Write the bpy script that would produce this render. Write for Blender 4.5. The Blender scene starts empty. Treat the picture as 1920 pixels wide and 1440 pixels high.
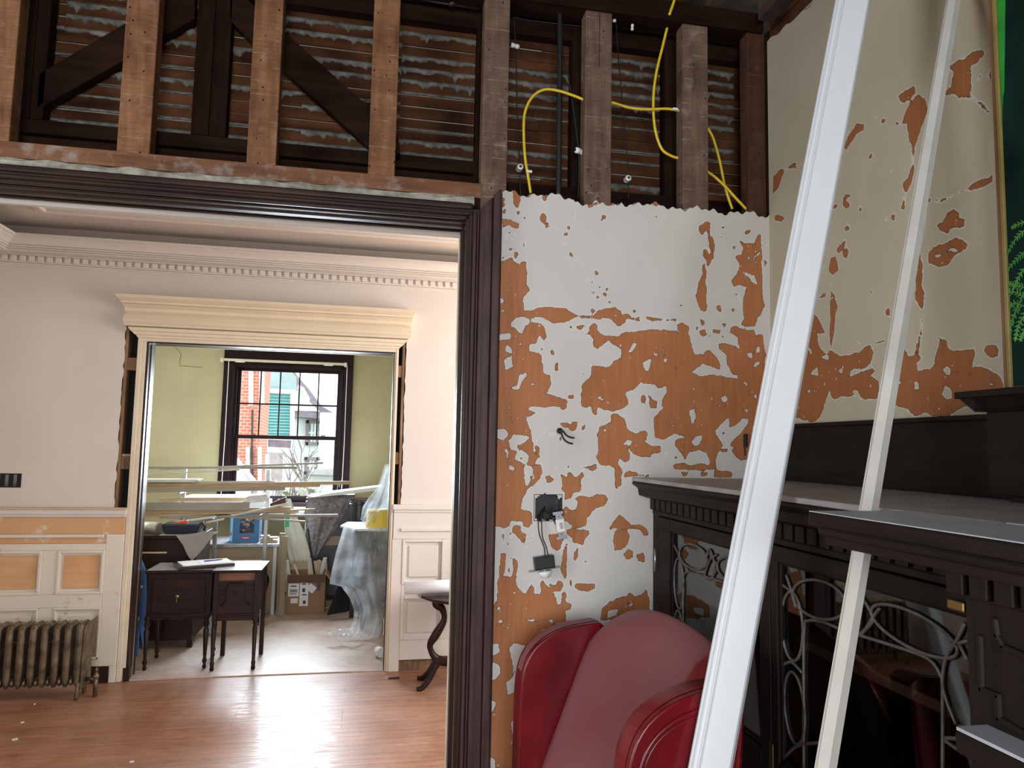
import bpy, bmesh, math, random
import numpy as np
from math import radians, sin, cos, pi, tan, atan2
from mathutils import Vector, Matrix
random.seed(7)
SC = bpy.context.scene
COL = SC.collection
# ------------------------------------------------------------------ camera
F, YAW, PITCH, ROLL, CH = 1352.0, radians(11.0), radians(5.08), radians(1.13), 1.55
def cam_axes():
    cy, sy, cp, sp, cr, sr = cos(YAW), sin(YAW), cos(PITCH), sin(PITCH), cos(ROLL), sin(ROLL)
    f = Vector((sy*cp, cy*cp, sp)); r = Vector((cy, -sy, 0)); u = r.cross(f)
    return r*cr + u*sr, u*cr - r*sr, f
AR, AU, AF = cam_axes()
CC = Vector((0, 0, CH))
cd = bpy.data.cameras.new('camera'); cam = bpy.data.objects.new('camera', cd); COL.objects.link(cam)
cd.sensor_width = 36.0; cd.lens = F/1920.0*36.0; cd.clip_start = 0.02; cd.clip_end = 300
cam.matrix_world = Matrix(((AR.x, AU.x, -AF.x, 0), (AR.y, AU.y, -AF.y, 0), (AR.z, AU.z, -AF.z, CH), (0, 0, 0, 1)))
SC.camera = cam
def ray(x, y): return AR*((x-960)/F) - AU*((y-720)/F) + AF
def aty(x, y, Y): d = ray(x, y); return CC + d*(Y/d.y)      # point of the photo on the plane y = Y
def atx(x, y, X): d = ray(x, y); return CC + d*(X/d.x)
def atz(x, y, Z): d = ray(x, y); return CC + d*((Z-CH)/d.z)
# ------------------------------------------------------------------ world, light, exposure
SC.view_settings.view_transform = 'Standard'; SC.view_settings.look = 'None'
SC.view_settings.gamma = 1.0; SC.view_settings.use_curve_mapping = False
SC.view_settings.exposure = 0.35
w = bpy.data.worlds.new('overcast_sky'); SC.world = w; w.use_nodes = True
bg = w.node_tree.nodes['Background']; bg.inputs[0].default_value = (0.90, 0.96, 1.0, 1); bg.inputs[1].default_value = 2.6
SC.cycles.use_denoising = True
SC.cycles.max_bounces = 8; SC.cycles.diffuse_bounces = 4; SC.cycles.glossy_bounces = 4
SC.cycles.transmission_bounces = 8; SC.cycles.transparent_max_bounces = 12; SC.cycles.caustics_reflective = False; SC.cycles.caustics_refractive = False
SC.cycles.sample_clamp_indirect = 6.0
def area(name, loc, direction, sx, sy, power, col):
    l = bpy.data.lights.new(name, 'AREA'); l.shape = 'RECTANGLE'; l.size = sx; l.size_y = sy; l.energy = power; l.color = col
    o = bpy.data.objects.new(name, l); COL.objects.link(o); o.location = loc
    o.rotation_euler = Vector(direction).to_track_quat('-Z', 'Y').to_euler(); return o
# daylight entering through the window openings (all of them built below as openings in the walls)
area('daylight_rear_window', (-0.35, -2.55, 1.62), (0, 1, -0.10), 1.9, 1.5, 88, (0.88, 0.94, 1.0))
area('daylight_left_window', (-2.95, 0.6, 1.62), (1, 0, -0.08), 1.3, 1.5, 34, (0.84, 0.92, 1.0))
area('daylight_hall_window', (2.35, 3.75, 1.75), (-1, 0, -0.02), 1.5, 1.5, 62, (1.0, 0.95, 0.91))
area('daylight_back_room_left', (-2.72, 7.0, 1.75), (1, 0, -0.05), 1.4, 1.5, 8, (0.90, 0.96, 1.0))
area('daylight_back_room_window', (-0.79, 8.12, 1.55), (0, -1, -0.22), 0.98, 1.15, 120, (0.80, 0.91, 1.0))

Y1, Y2, Y3, XR = 2.2, 5.2, 8.25, 1.315
HALL_L, HALL_R, CEIL = -2.45, 2.45, 2.95
# ------------------------------------------------------------------ mesh helpers
ORG = {}
def worldloc(o): return ORG.get(o.name, Vector((0, 0, 0)))
class MB:
    def __init__(s): s.v = []; s.f = []
    def add(s, vs, fs):
        b = len(s.v); s.v += [Vector(v) for v in vs]; s.f += [tuple(b+i for i in f) for f in fs]; return s
    def box(s, x0, x1, y0, y1, z0, z1):
        return s.add([(x0,y0,z0),(x1,y0,z0),(x1,y1,z0),(x0,y1,z0),(x0,y0,z1),(x1,y0,z1),(x1,y1,z1),(x0,y1,z1)],
                     [(0,3,2,1),(4,5,6,7),(0,1,5,4),(1,2,6,5),(2,3,7,6),(3,0,4,7)])
    def obox(s, c, ax, ay, az):      # centre and three half-axes
        c, ax, ay, az = Vector(c), Vector(ax), Vector(ay), Vector(az)
        v = [c+ax*i+ay*j+az*k for k in (-1,1) for j in (-1,1) for i in (-1,1)]
        return s.add(v, [(0,2,3,1),(4,5,7,6),(0,1,5,4),(1,3,7,5),(3,2,6,7),(2,0,4,6)])
    def beam(s, p, q, wv, hv):       # bar from p to q with half-width vectors
        p, q = Vector(p), Vector(q); return s.obox((p+q)/2, (q-p)/2, wv, hv)
    def prism(s, poly, vec):
        n = len(poly); vec = Vector(vec); a = [Vector(p) for p in poly]
        return s.add(a+[p+vec for p in a], [tuple(range(n))[::-1], tuple(range(n, 2*n))] + [(i,(i+1)%n,n+(i+1)%n,n+i) for i in range(n)])
    def loft(s, rings, cap=True, closed=True):
        n = len(rings[0]); vs = [p for r in rings for p in r]; fs = []
        for k in range(len(rings)-1):
            for i in range(n if closed else n-1):
                j = (i+1) % n; fs.append((k*n+i, k*n+j, (k+1)*n+j, (k+1)*n+i))
        if cap and closed: fs += [tuple(range(n))[::-1], tuple(range((len(rings)-1)*n, len(rings)*n))]
        return s.add(vs, fs)
    def tube(s, path, r, n=8, flat=1.0):
        path = [Vector(p) for p in path]; rings = []; N = None
        for i, p in enumerate(path):
            t = (path[min(i+1, len(path)-1)] - path[max(i-1, 0)]).normalized()
            if N is None:
                N = t.orthogonal().normalized()
            N = (N - t*N.dot(t)).normalized(); B = t.cross(N)
            rr = r[i] if isinstance(r, (list, tuple)) else r
            rings.append([p + N*rr*cos(2*pi*k/n) + B*rr*flat*sin(2*pi*k/n) for k in range(n)])
        return s.loft(rings)
    def lathe(s, prof, c, n=14, axis=(0,0,1)):
        c = Vector(c); az = Vector(axis).normalized(); ax = az.orthogonal().normalized(); ay = az.cross(ax)
        return s.loft([[c + az*h + (ax*cos(2*pi*k/n) + ay*sin(2*pi*k/n))*max(r, 1e-4) for k in range(n)] for r, h in prof])
    def ball(s, c, r, n=10, sc=(1,1,1)):
        return s.add([(Vector(c) + Vector((v.x*sc[0], v.y*sc[1], v.z*sc[2]))) for v in _ball(r, n)[0]], _ball(r, n)[1])
    def build(s, name, m, parent=None, smooth=False, bevel=0.0, seg=2, sub=0, angle=35, at=None):
        me = bpy.data.meshes.new(name); o = bpy.data.objects.new(name, me)
        if parent is not None: org = worldloc(parent)
        elif at is not None: org = Vector(at)
        else:
            mn = [min(v[i] for v in s.v) for i in range(3)]; mx = [max(v[i] for v in s.v) for i in range(3)]
            org = Vector(((mn[0]+mx[0])/2, (mn[1]+mx[1])/2, mn[2]))
        me.from_pydata([tuple(v-org) for v in s.v], [], s.f); me.update()
        bm = bmesh.new(); bm.from_mesh(me); bmesh.ops.recalc_face_normals(bm, faces=bm.faces); bm.to_mesh(me); bm.free()
        COL.objects.link(o); ORG[o.name] = org
        if parent is not None: o.parent = parent
        else: o.location = org
        if m is not None: me.materials.append(M[m] if isinstance(m, str) else m)
        if bevel:
            md = o.modifiers.new('bevel', 'BEVEL'); md.width = bevel; md.segments = seg; md.limit_method = 'ANGLE'; md.angle_limit = radians(angle)
        if sub:
            md = o.modifiers.new('sub', 'SUBSURF'); md.levels = sub; md.render_levels = sub
        if smooth:
            for p in me.polygons: p.use_smooth = True
        return o
_bc = {}
def _ball(r, n):
    if (r, n) not in _bc:
        bm = bmesh.new(); bmesh.ops.create_uvsphere(bm, u_segments=n, v_segments=max(5, n//2+1), radius=r)
        bm.verts.index_update(); _bc[(r, n)] = ([v.co.copy() for v in bm.verts], [tuple(v.index for v in f.verts) for f in bm.faces]); bm.free()
    return _bc[(r, n)]
def B(name, m, parent, x0, x1, y0, y1, z0, z1, bevel=0.0, **k): return MB().box(x0,x1,y0,y1,z0,z1).build(name, m, parent, bevel=bevel, **k)
def tag(o, label, cat, group=None):
    o['label'] = label; o['category'] = cat
    if group: o['group'] = group
    return o
def thing(name, label, cat, loc=(0,0,0), group=None):
    o = bpy.data.objects.new(name, None); COL.objects.link(o); o.location = loc; o.empty_display_size = .05
    ORG[o.name] = Vector(loc); return tag(o, label, cat, group)
def struct(o, label=None):
    o['kind'] = 'structure'
    if label: o['label'] = label
    return o
def sempty(name, loc=(0,0,0), label=None):
    o = bpy.data.objects.new(name, None); COL.objects.link(o); o.location = loc; ORG[o.name] = Vector(loc); return struct(o, label)
def catmull(pts, n=8):
    P = [Vector(p) for p in pts]; P = [P[0]*2-P[1]] + P + [P[-1]*2-P[-2]]; out = []
    for i in range(1, len(P)-2):
        for k in range(n):
            t = k/n; a, b, c, d = P[i-1], P[i], P[i+1], P[i+2]
            out.append(0.5*((2*b) + (c-a)*t + (2*a-5*b+4*c-d)*t*t + (3*b-a-3*c+d)*t**3))
    out.append(P[-2]); return out
# ------------------------------------------------------------------ materials
M = {}
def nodes(name):
    m = bpy.data.materials.new(name); m.use_nodes = True; nt = m.node_tree; M[name] = m
    return m, nt, nt.nodes['Principled BSDF']
def N(nt, t, **k):
    n = nt.nodes.new(t)
    for a, b in k.items(): setattr(n, a, b)
    return n
def L(nt, a, b): nt.links.new(a, b)
def math_(nt, op, a, b=None, c=None):
    n = N(nt, 'ShaderNodeMath', operation=op)
    for i, v in enumerate((a, b, c)):
        if v is None: continue
        if isinstance(v, (int, float)): n.inputs[i].default_value = v
        else: L(nt, v, n.inputs[i])
    return n.outputs[0]
def mixc(nt, fac, a, b):
    n = N(nt, 'ShaderNodeMix', data_type='RGBA')
    if isinstance(fac, (int, float)): n.inputs['Factor'].default_value = fac
    else: L(nt, fac, n.inputs['Factor'])
    for k, v in ((6, a), (7, b)):
        if isinstance(v, tuple): n.inputs[k].default_value = (*v[:3], 1)
        else: L(nt, v, n.inputs[k])
    return n.outputs[2]
def coords(nt, scale=(1,1,1), kind='Object'):
    tc = N(nt, 'ShaderNodeTexCoord'); mp = N(nt, 'ShaderNodeMapping'); mp.inputs['Scale'].default_value = scale
    L(nt, tc.outputs[kind], mp.inputs[0]); return mp.outputs[0]
def noise(nt, vec, scale, detail=4, rough=.55, dist=0):
    n = N(nt, 'ShaderNodeTexNoise'); L(nt, vec, n.inputs['Vector'])
    n.inputs['Scale'].default_value = scale; n.inputs['Detail'].default_value = detail; n.inputs['Roughness'].default_value = rough; n.inputs['Distortion'].default_value = dist
    return n.outputs[0]
def rng(nt, v, a, b, c=0., d=1.):
    n = N(nt, 'ShaderNodeMapRange'); L(nt, v, n.inputs[0])
    for i, x in enumerate((a, b, c, d)): n.inputs[i+1].default_value = x
    return n.outputs[0]
def bump(nt, bs, h, strength, dist=.002):
    b = N(nt, 'ShaderNodeBump'); b.inputs['Strength'].default_value = strength; b.inputs['Distance'].default_value = dist
    L(nt, h, b.inputs['Height']); L(nt, b.outputs[0], bs.inputs['Normal'])
def s2l(c):
    return tuple((x/255/12.92 if x/255 <= .04045 else ((x/255+.055)/1.055)**2.4) for x in c)
def plain(name, c, rough=.5, var=.12, scale=8, metal=0, spec=.5, bmp=.0, bscale=60, c2=None):
    m, nt, bs = nodes(name); v = coords(nt); n = noise(nt, v, scale)
    a = tuple(max(0, x*(1-var)) for x in c); b = c2 or tuple(min(1, x*(1+var)) for x in c)
    L(nt, mixc(nt, rng(nt, n, .3, .7), a, b), bs.inputs['Base Color'])
    bs.inputs['Roughness'].default_value = rough; bs.inputs['Metallic'].default_value = metal; bs.inputs['Specular IOR Level'].default_value = spec
    if bmp: bump(nt, bs, noise(nt, v, bscale, 3), bmp)
    return m
def wood(name, c1, c2, axis=0, scale=30, streak=14, rough=.5, spec=.5, bmp=.15, mott=.35, dust=None, kind='Object'):
    m, nt, bs = nodes(name); sc = [1, 1, 1]; sc[axis] = 1/streak
    v = coords(nt, tuple(sc), kind); n = noise(nt, v, scale, 5, .6, .3); v2 = coords(nt, kind=kind); n2 = noise(nt, v2, 6, 3)
    g = math_(nt, 'ADD', math_(nt, 'MULTIPLY', n, 1-mott), math_(nt, 'MULTIPLY', n2, mott))
    c = mixc(nt, rng(nt, g, .36, .64), c1, c2)
    if dust:
        c = mixc(nt, rng(nt, noise(nt, v2, 14, 5, .7), .5, .72, 0, dust[1]), c, dust[0])
    L(nt, c, bs.inputs['Base Color'])
    bs.inputs['Roughness'].default_value = rough; bs.inputs['Specular IOR Level'].default_value = spec
    if bmp: bump(nt, bs, n, bmp)
    return m
DK1, DK2 = (.014, .007, .005), (.046, .023, .016)
for ax, sfx in ((0, 'x'), (1, 'y'), (2, 'z')):
    wood('dark_oak_'+sfx, DK1, DK2, ax, 45, 18, .42, .25, .2)
    wood('ebonised_'+sfx, (.007, .0046, .0036), (.018, .0110, .0080), ax, 60, 14, .5, .16, .2)
    wood('old_timber_'+sfx, (.009, .004, .0022), (.028, .0125, .0065), ax, 26, 12, .85, .08, .3)
    wood('strip_wood_'+sfx, (.42, .30, .19), (.60, .47, .33), ax, 40, 16, .6, .3, .1)
    wood('mahogany_'+sfx, (.009, .0036, .0027), (.028, .010, .007), ax, 40, 14, .4, .25, .1)
    wood('cream_wood_'+sfx, (.62, .53, .40), (.72, .64, .51), ax, 20, 10, .45, .4, .06)
wood('casing_oak', (.034, .016, .0145), (.080, .042, .037), 2, 60, 9, .5, .3, .12, mott=.3)
def stud_mat(name, c1, c2, pale, amt):
    m, nt, bs = nodes(name); v = coords(nt, (1, 1, 1/10)); v2 = coords(nt)
    n = noise(nt, v, 40, 5, .6, .3); n2 = noise(nt, v2, 9, 4, .6)
    saw = noise(nt, coords(nt, (2, 2, 40)), 6, 3)
    g = math_(nt, 'ADD', math_(nt, 'MULTIPLY', n, .45), math_(nt, 'MULTIPLY', n2, .55))
    c = mixc(nt, rng(nt, g, .36, .66), c1, c2)
    c = mixc(nt, rng(nt, saw, .45, .75, 0, .35), c, tuple(x*.5 for x in c1))
    sep = N(nt, 'ShaderNodeSeparateXYZ'); L(nt, v2, sep.inputs[0])
    fr = math_(nt, 'FRACT', math_(nt, 'MULTIPLY', sep.outputs[2], 1/.0435))
    line = math_(nt, 'MULTIPLY', math_(nt, 'LESS_THAN', fr, .06), rng(nt, noise(nt, v2, 22, 4), .50, .68))
    c = mixc(nt, math_(nt, 'MULTIPLY', line, amt), c, pale)
    c = mixc(nt, rng(nt, noise(nt, v2, 16, 5, .7), .56, .78, 0, amt*.7), c, pale)
    vo = N(nt, 'ShaderNodeTexVoronoi'); L(nt, v2, vo.inputs['Vector']); vo.inputs['Scale'].default_value = 24; vo.inputs['Randomness'].default_value = .5
    c = mixc(nt, math_(nt, 'LESS_THAN', vo.outputs['Distance'], .075), c, (.01, .006, .004))
    L(nt, c, bs.inputs['Base Color']); bs.inputs['Roughness'].default_value = .8; bs.inputs['Specular IOR Level'].default_value = .25
    bump(nt, bs, n2, .4, .003)
stud_mat('stud_orange', (.12, .050, .021), (.32, .150, .070), (.50, .40, .31), .40)
stud_mat('stud_grey', (.085, .045, .029), (.215, .135, .095), (.42, .36, .30), .6)
stud_mat('stud_dark', (.04, .017, .009), (.11, .046, .024), (.3, .24, .2), .2)
wood('header_wood', (.11, .045, .022), (.27, .125, .062), 0, 26, 16, .8, .25, .3, dust=((.45, .42, .38), .5))
plain('crust_plaster', (.26, .23, .17), .9, .3, 22, c2=(.50, .46, .37), bmp=.9, bscale=70)
wood('lath_wood', (.024, .009, .004), (.125, .048, .020), 0, 22, 18, .85, .1, .3, mott=.5)
plain('key_plaster', (.085, .080, .066), .95, .3, 30, c2=(.21, .198, .168), bmp=.8, bscale=90)
plain('mortar_behind', (.26, .235, .195), .95, .2, 20)
plain('black_iron', (.012, .011, .011), .5, .3, 20)
plain('wire_black', (.012, .012, .012), .6, .2, 20)
plain('porcelain', (.80, .78, .74), .25, .05, 20)
plain('cable_yellow', (.74, .52, .03), .45, .08, 20)
plain('staple_white', (.8, .8, .76), .4, .05)
plain('hall_wall_paint', (.63, .575, .53), .55, .03, 2)
plain('hall_trim_paint', (.66, .61, .565), .42, .03, 4)
plain('cornice_paint', (.66, .61, .56), .5, .03, 4)
plain('ceiling_paint', (.56, .50, .44), .8, .04, 2)
plain('olive_wall', (.41, .36, .20), .6, .10, 1.6, bmp=.1, bscale=30)
plain('entablature_cream', (.70, .60, .44), .42, .04, 5)
wood('stripped_panel', (.56, .29, .135), (.70, .42, .22), 0, 14, 10, .6, .3, .05)
m_, nt, bs = nodes('worn_wainscot')
v = coords(nt); n1 = noise(nt, v, 5, 6, .7); n2 = noise(nt, v, 1.4, 3)
c = mixc(nt, rng(nt, n2, .35, .65), (.66, .60, .50), (.72, .66, .57)); c = mixc(nt, rng(nt, n1, .60, .66), c, (.60, .38, .21))
L(nt, c, bs.inputs['Base Color']); bs.inputs['Roughness'].default_value = .5
m_, nt, bs = nodes('sanded_band')
v = coords(nt); n1 = noise(nt, v, 4, 5, .65)
c = mixc(nt, rng(nt, n1, .56, .62), (.60, .345, .17), (.70, .62, .50)); L(nt, c, bs.inputs['Base Color']); bs.inputs['Roughness'].default_value = .55
plain('gap_dark', (.010, .009, .009), .9, .2)
wood('gap_wood', (.10, .055, .03), (.30, .19, .11), 2, 30, 14, .8, .2, .3)
plain('radiator_bronze', (.075, .052, .032), .42, .35, 14, metal=.55, c2=(.22, .165, .105), bmp=.2, bscale=50)
plain('white_gloss', (.66, .67, .68), .32, .02, 6)
plain('primed_stick', (.58, .55, .49), .4, .10, 9)
plain('red_leather', (.13, .003, .007), .27, .28, 7, c2=(.21, .006, .011), bmp=.05, bscale=90)
m_, nt, bs = nodes('dusty_leather')
v = coords(nt); n1 = noise(nt, v, 5, 5, .6); n2 = noise(nt, v, 2.2, 3)
sep = N(nt, 'ShaderNodeSeparateXYZ'); L(nt, v, sep.inputs[0])
dust = rng(nt, n2, .30, .55, .55, 1.0)
# wiped clean on the near upper shoulder, where somebody has brushed the dust off
wipe = math_(nt, 'ADD', sep.outputs[1], math_(nt, 'MULTIPLY', n1, .10))
clean = rng(nt, wipe, -.150, -.135, 1, 0)
dust = math_(nt, 'MULTIPLY', dust, math_(nt, 'SUBTRACT', 1, clean))
c = mixc(nt, math_(nt, 'MULTIPLY', dust, .85), (.19, .006, .011), (.25, .090, .095)); L(nt, c, bs.inputs['Base Color'])
L(nt, rng(nt, dust, 0, 1, .28, .55), bs.inputs['Roughness'])
plain('glass_lead', (.14, .13, .115), .55, .3, 30, metal=.5)
m_, nt, bs = nodes('door_glass')
bs.inputs['Base Color'].default_value = (.93, .96, .95, 1); bs.inputs['Roughness'].default_value = .0; bs.inputs['Transmission Weight'].default_value = 1; bs.inputs['IOR'].default_value = 1.45
m_, nt, bs = nodes('window_glass')
nt.nodes.remove(bs); tr = N(nt, 'ShaderNodeBsdfTransparent'); gl = N(nt, 'ShaderNodeBsdfGlossy'); gl.inputs['Roughness'].default_value = 0.0
fz = N(nt, 'ShaderNodeFresnel'); mx = N(nt, 'ShaderNodeMixShader'); L(nt, fz.outputs[0], mx.inputs[0]); L(nt, tr.outputs[0], mx.inputs[1]); L(nt, gl.outputs[0], mx.inputs[2])
L(nt, mx.outputs[0], nt.nodes['Material Output'].inputs[0])
m_, nt, bs = nodes('plastic_sheet')
bs.inputs['Base Color'].default_value = (.82, .88, .96, 1); bs.inputs['Roughness'].default_value = .16; bs.inputs['Specular IOR Level'].default_value = .8
al = rng(nt, noise(nt, coords(nt), 6, 3), .32, .68, .22, .58)
tl = N(nt, 'ShaderNodeBsdfTranslucent'); tl.inputs[0].default_value = (.80, .90, 1, 1); m1 = N(nt, 'ShaderNodeMixShader'); m1.inputs[0].default_value = .45; m2 = N(nt, 'ShaderNodeMixShader'); tp = N(nt, 'ShaderNodeBsdfTransparent')
L(nt, bs.outputs[0], m1.inputs[1]); L(nt, tl.outputs[0], m1.inputs[2]); L(nt, al, m2.inputs[0]); L(nt, tp.outputs[0], m2.inputs[1]); L(nt, m1.outputs[0], m2.inputs[2]); L(nt, m2.outputs[0], nt.nodes['Material Output'].inputs[0])
m_, nt, bs = nodes('canvas_sheet')
L(nt, mixc(nt, rng(nt, noise(nt, coords(nt), 4), .3, .7), (.70, .72, .62), (.82, .84, .78)), bs.inputs['Base Color']); bs.inputs['Roughness'].default_value = .55
plain('interior_wood', (.13, .045, .018), .5, .35, 5, c2=(.23, .09, .038))
plain('dusty_top', (.28, .265, .26), .45, .18, 12, c2=(.37, .355, .35))
plain('mantel_dust', (.42, .44, .47), .55, .10, 16)
plain('brass', (.26, .17, .065), .35, .2, 20, metal=.9)
plain('steel', (.42, .43, .45), .35, .1, 20, metal=.8)
plain('bench_beige', (.34, .27, .19), .5, .08, 3)
plain('blue_print', (.045, .13, .33), .45, .15, 4)
plain('blue_box', (.055, .17, .36), .5, .12, 3)
plain('blue_box_light', (.12, .42, .72), .5, .08, 3)
plain('grey_cloth', (.30, .28, .26), .9, .1, 10)
plain('blanket', (.15, .135, .15), .95, .35, 40, c2=(.27, .25, .27), bmp=.4, bscale=60)
plain('cardboard', (.30, .175, .095), .8, .08, 5)
plain('cardboard_dark', (.12, .065, .04), .8, .1, 5)
plain('paper_white', (.82, .83, .86), .7, .03, 8)
plain('print_black', (.02, .02, .022), .6, .1)
plain('print_purple', (.11, .07, .16), .7, .1)
plain('yellow_box', (.80, .58, .085), .45, .05, 4)
plain('yellow_ink', (.50, .33, .03), .5, .05, 4)
plain('black_plastic', (.014, .014, .016), .35, .3, 10)
plain('navy_plastic', (.018, .024, .040), .4, .2, 8)
plain('orange_plastic', (.65, .07, .02), .4, .1, 8)
plain('green_plastic', (.02, .42, .14), .4, .1, 8)
plain('red_print', (.55, .03, .04), .45, .1, 8)
plain('pen_blue', (.02, .02, .30), .3, .1)
plain('painting_dark', (.003, .012, .010), .6, .5, 5, spec=.08, c2=(.008, .030, .024))
plain('painting_green', (.012, .20, .018), .5, .3, 6, c2=(.03, .34, .03))
plain('painting_teal', (.015, .09, .05), .45, .3, 6, c2=(.03, .16, .07))
plain('fern_green', (.06, .24, .035), .5, .35, 12, c2=(.10, .34, .07))
plain('frame_brown', (.17, .085, .04), .5, .2, 10)
plain('frame_gold', (.22, .16, .045), .45, .2, 10)
plain('joist_dark', (.035, .020, .013), .9, .3, 9, c2=(.09, .05, .03))
plain('cork_stuff', (.16, .11, .085), .8, .5, 30, c2=(.34, .27, .23))
plain('cushion_fabric', (.42, .36, .30), .85, .15, 20)
plain('lamp_shade_warm', (.85, .70, .48), .7, .03)
# outdoors
def brick_mat(name, c1, c2, mortar, scale):
    m, nt, bs = nodes(name); v = coords(nt); sep = N(nt, 'ShaderNodeSeparateXYZ'); L(nt, v, sep.inputs[0])
    cb = N(nt, 'ShaderNodeCombineXYZ'); L(nt, math_(nt, 'ADD', sep.outputs[0], sep.outputs[1]), cb.inputs[0]); L(nt, sep.outputs[2], cb.inputs[1])
    b = N(nt, 'ShaderNodeTexBrick'); L(nt, cb.outputs[0], b.inputs['Vector']); b.inputs['Scale'].default_value = scale
    b.inputs['Color1'].default_value = (*c1, 1); b.inputs['Color2'].default_value = (*c2, 1); b.inputs['Mortar'].default_value = (*mortar, 1); b.inputs['Mortar Size'].default_value = .03
    L(nt, b.outputs[0], bs.inputs['Base Color']); bs.inputs['Roughness'].default_value = .85
brick_mat('brick_red', (.50, .13, .085), (.58, .17, .11), (.55, .38, .32), 4.2)
plain('siding_teal', (.20, .52, .52), .6, .05, 3)
plain('siding_white', (.62, .66, .66), .6, .05, 3)
plain('roof_slate', (.22, .18, .22), .8, .25, 4)
plain('roof_pale', (.48, .48, .50), .8, .15, 6)
plain('white_trim_out', (.75, .78, .80), .5, .05, 3)
plain('bark', (.20, .17, .15), .9, .2, 6)
plain('out_glass', (.30, .40, .42), .15, .1, 3)
plain('out_frame', (.25, .20, .21), .6, .1, 3)
plain('ground', (.22, .26, .16), .9, .3, 1)
plain('shrub', (.20, .26, .10), .8, .4, 5)
# ------------------------------------------------------------------ floor
def floor_mat(name, c1, c2, dust_glare):
    m, nt, bs = nodes(name); v = coords(nt, (1/14, 1, 1)); v2 = coords(nt)
    n = noise(nt, v, 34, 5, .6, .2); n2 = noise(nt, v2, 2.2, 5, .65); n3 = noise(nt, coords(nt, (.5, 1.6, 1)), 34, 6, .75)
    oi = N(nt, 'ShaderNodeObjectInfo')
    g = math_(nt, 'ADD', math_(nt, 'MULTIPLY', n, .6), math_(nt, 'MULTIPLY', n2, .4))
    g = math_(nt, 'ADD', g, math_(nt, 'MULTIPLY', math_(nt, 'SUBTRACT', oi.outputs['Random'], .5), .10))
    c = mixc(nt, rng(nt, g, .36, .64), c1, c2)
    dust = math_(nt, 'MULTIPLY', rng(nt, n2, .34, .62, .25, 1), rng(nt, n3, .40, .66, .25, 1))
    c = mixc(nt, math_(nt, 'MULTIPLY', dust, dust_glare), c, (.58, .54, .52))
    L(nt, c, bs.inputs['Base Color'])
    L(nt, rng(nt, math_(nt, 'ADD', math_(nt, 'MULTIPLY', n3, .6), math_(nt, 'MULTIPLY', n2, .4)), .38, .62, .30, .50), bs.inputs['Roughness']); bs.inputs['Specular IOR Level'].default_value = .4
    L(nt, rng(nt, noise(nt, coords(nt, (.35, 1.6, 1)), 26, 7, .75), .46, .60, 0, .34), bs.inputs['Coat Weight']); bs.inputs['Coat Roughness'].default_value = .18
    bump(nt, bs, noise(nt, coords(nt, (.35, 1.6, 1)), 42, 7, .8), .5, .0016)
floor_mat('floor_boards', (.20, .068, .021), (.36, .138, .047), .30)
floor_mat('floor_back_room', (.34, .20, .13), (.48, .32, .23), .80)  # same floor made paler: window glare painted into the colour over the dust
plain('subfloor', (.06, .03, .015), .9, .2)
fl = struct(MB().box(-3.05, 2.6, -2.7, 8.4, -.12, -.022).build('floor', 'subfloor'), 'worn hardwood floor running through all three rooms')
pitch = .0595
y = 2.30; k = 0
while y < 5.28:
    xs = [HALL_L-.05] + sorted(random.sample([-1.9, -1.3, -.7, -.1, .5, 1.1, 1.7], 2)) + [HALL_R+.05]
    for a, b in zip(xs, xs[1:]):
        B('floor_board', 'floor_boards', fl, a+.0006, b-.0006, y+.0006, y+pitch-.0006, -.022, 0)
    y += pitch
# rooms beyond and behind: boards too narrow to tell apart, carried by the material
floor_x = B('floor_surface', 'floor_back_room', fl, -2.75, 1.9, y, 8.3, -.022, -.0005)
B('floor_surface', 'floor_boards', fl, -3.0, 1.9, -2.6, 2.30, -.022, -.0005)
B('threshold_strip', 'floor_back_room', fl, -1.50, .16, 5.20, 5.31, -.01, .008, bevel=.004)
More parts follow.
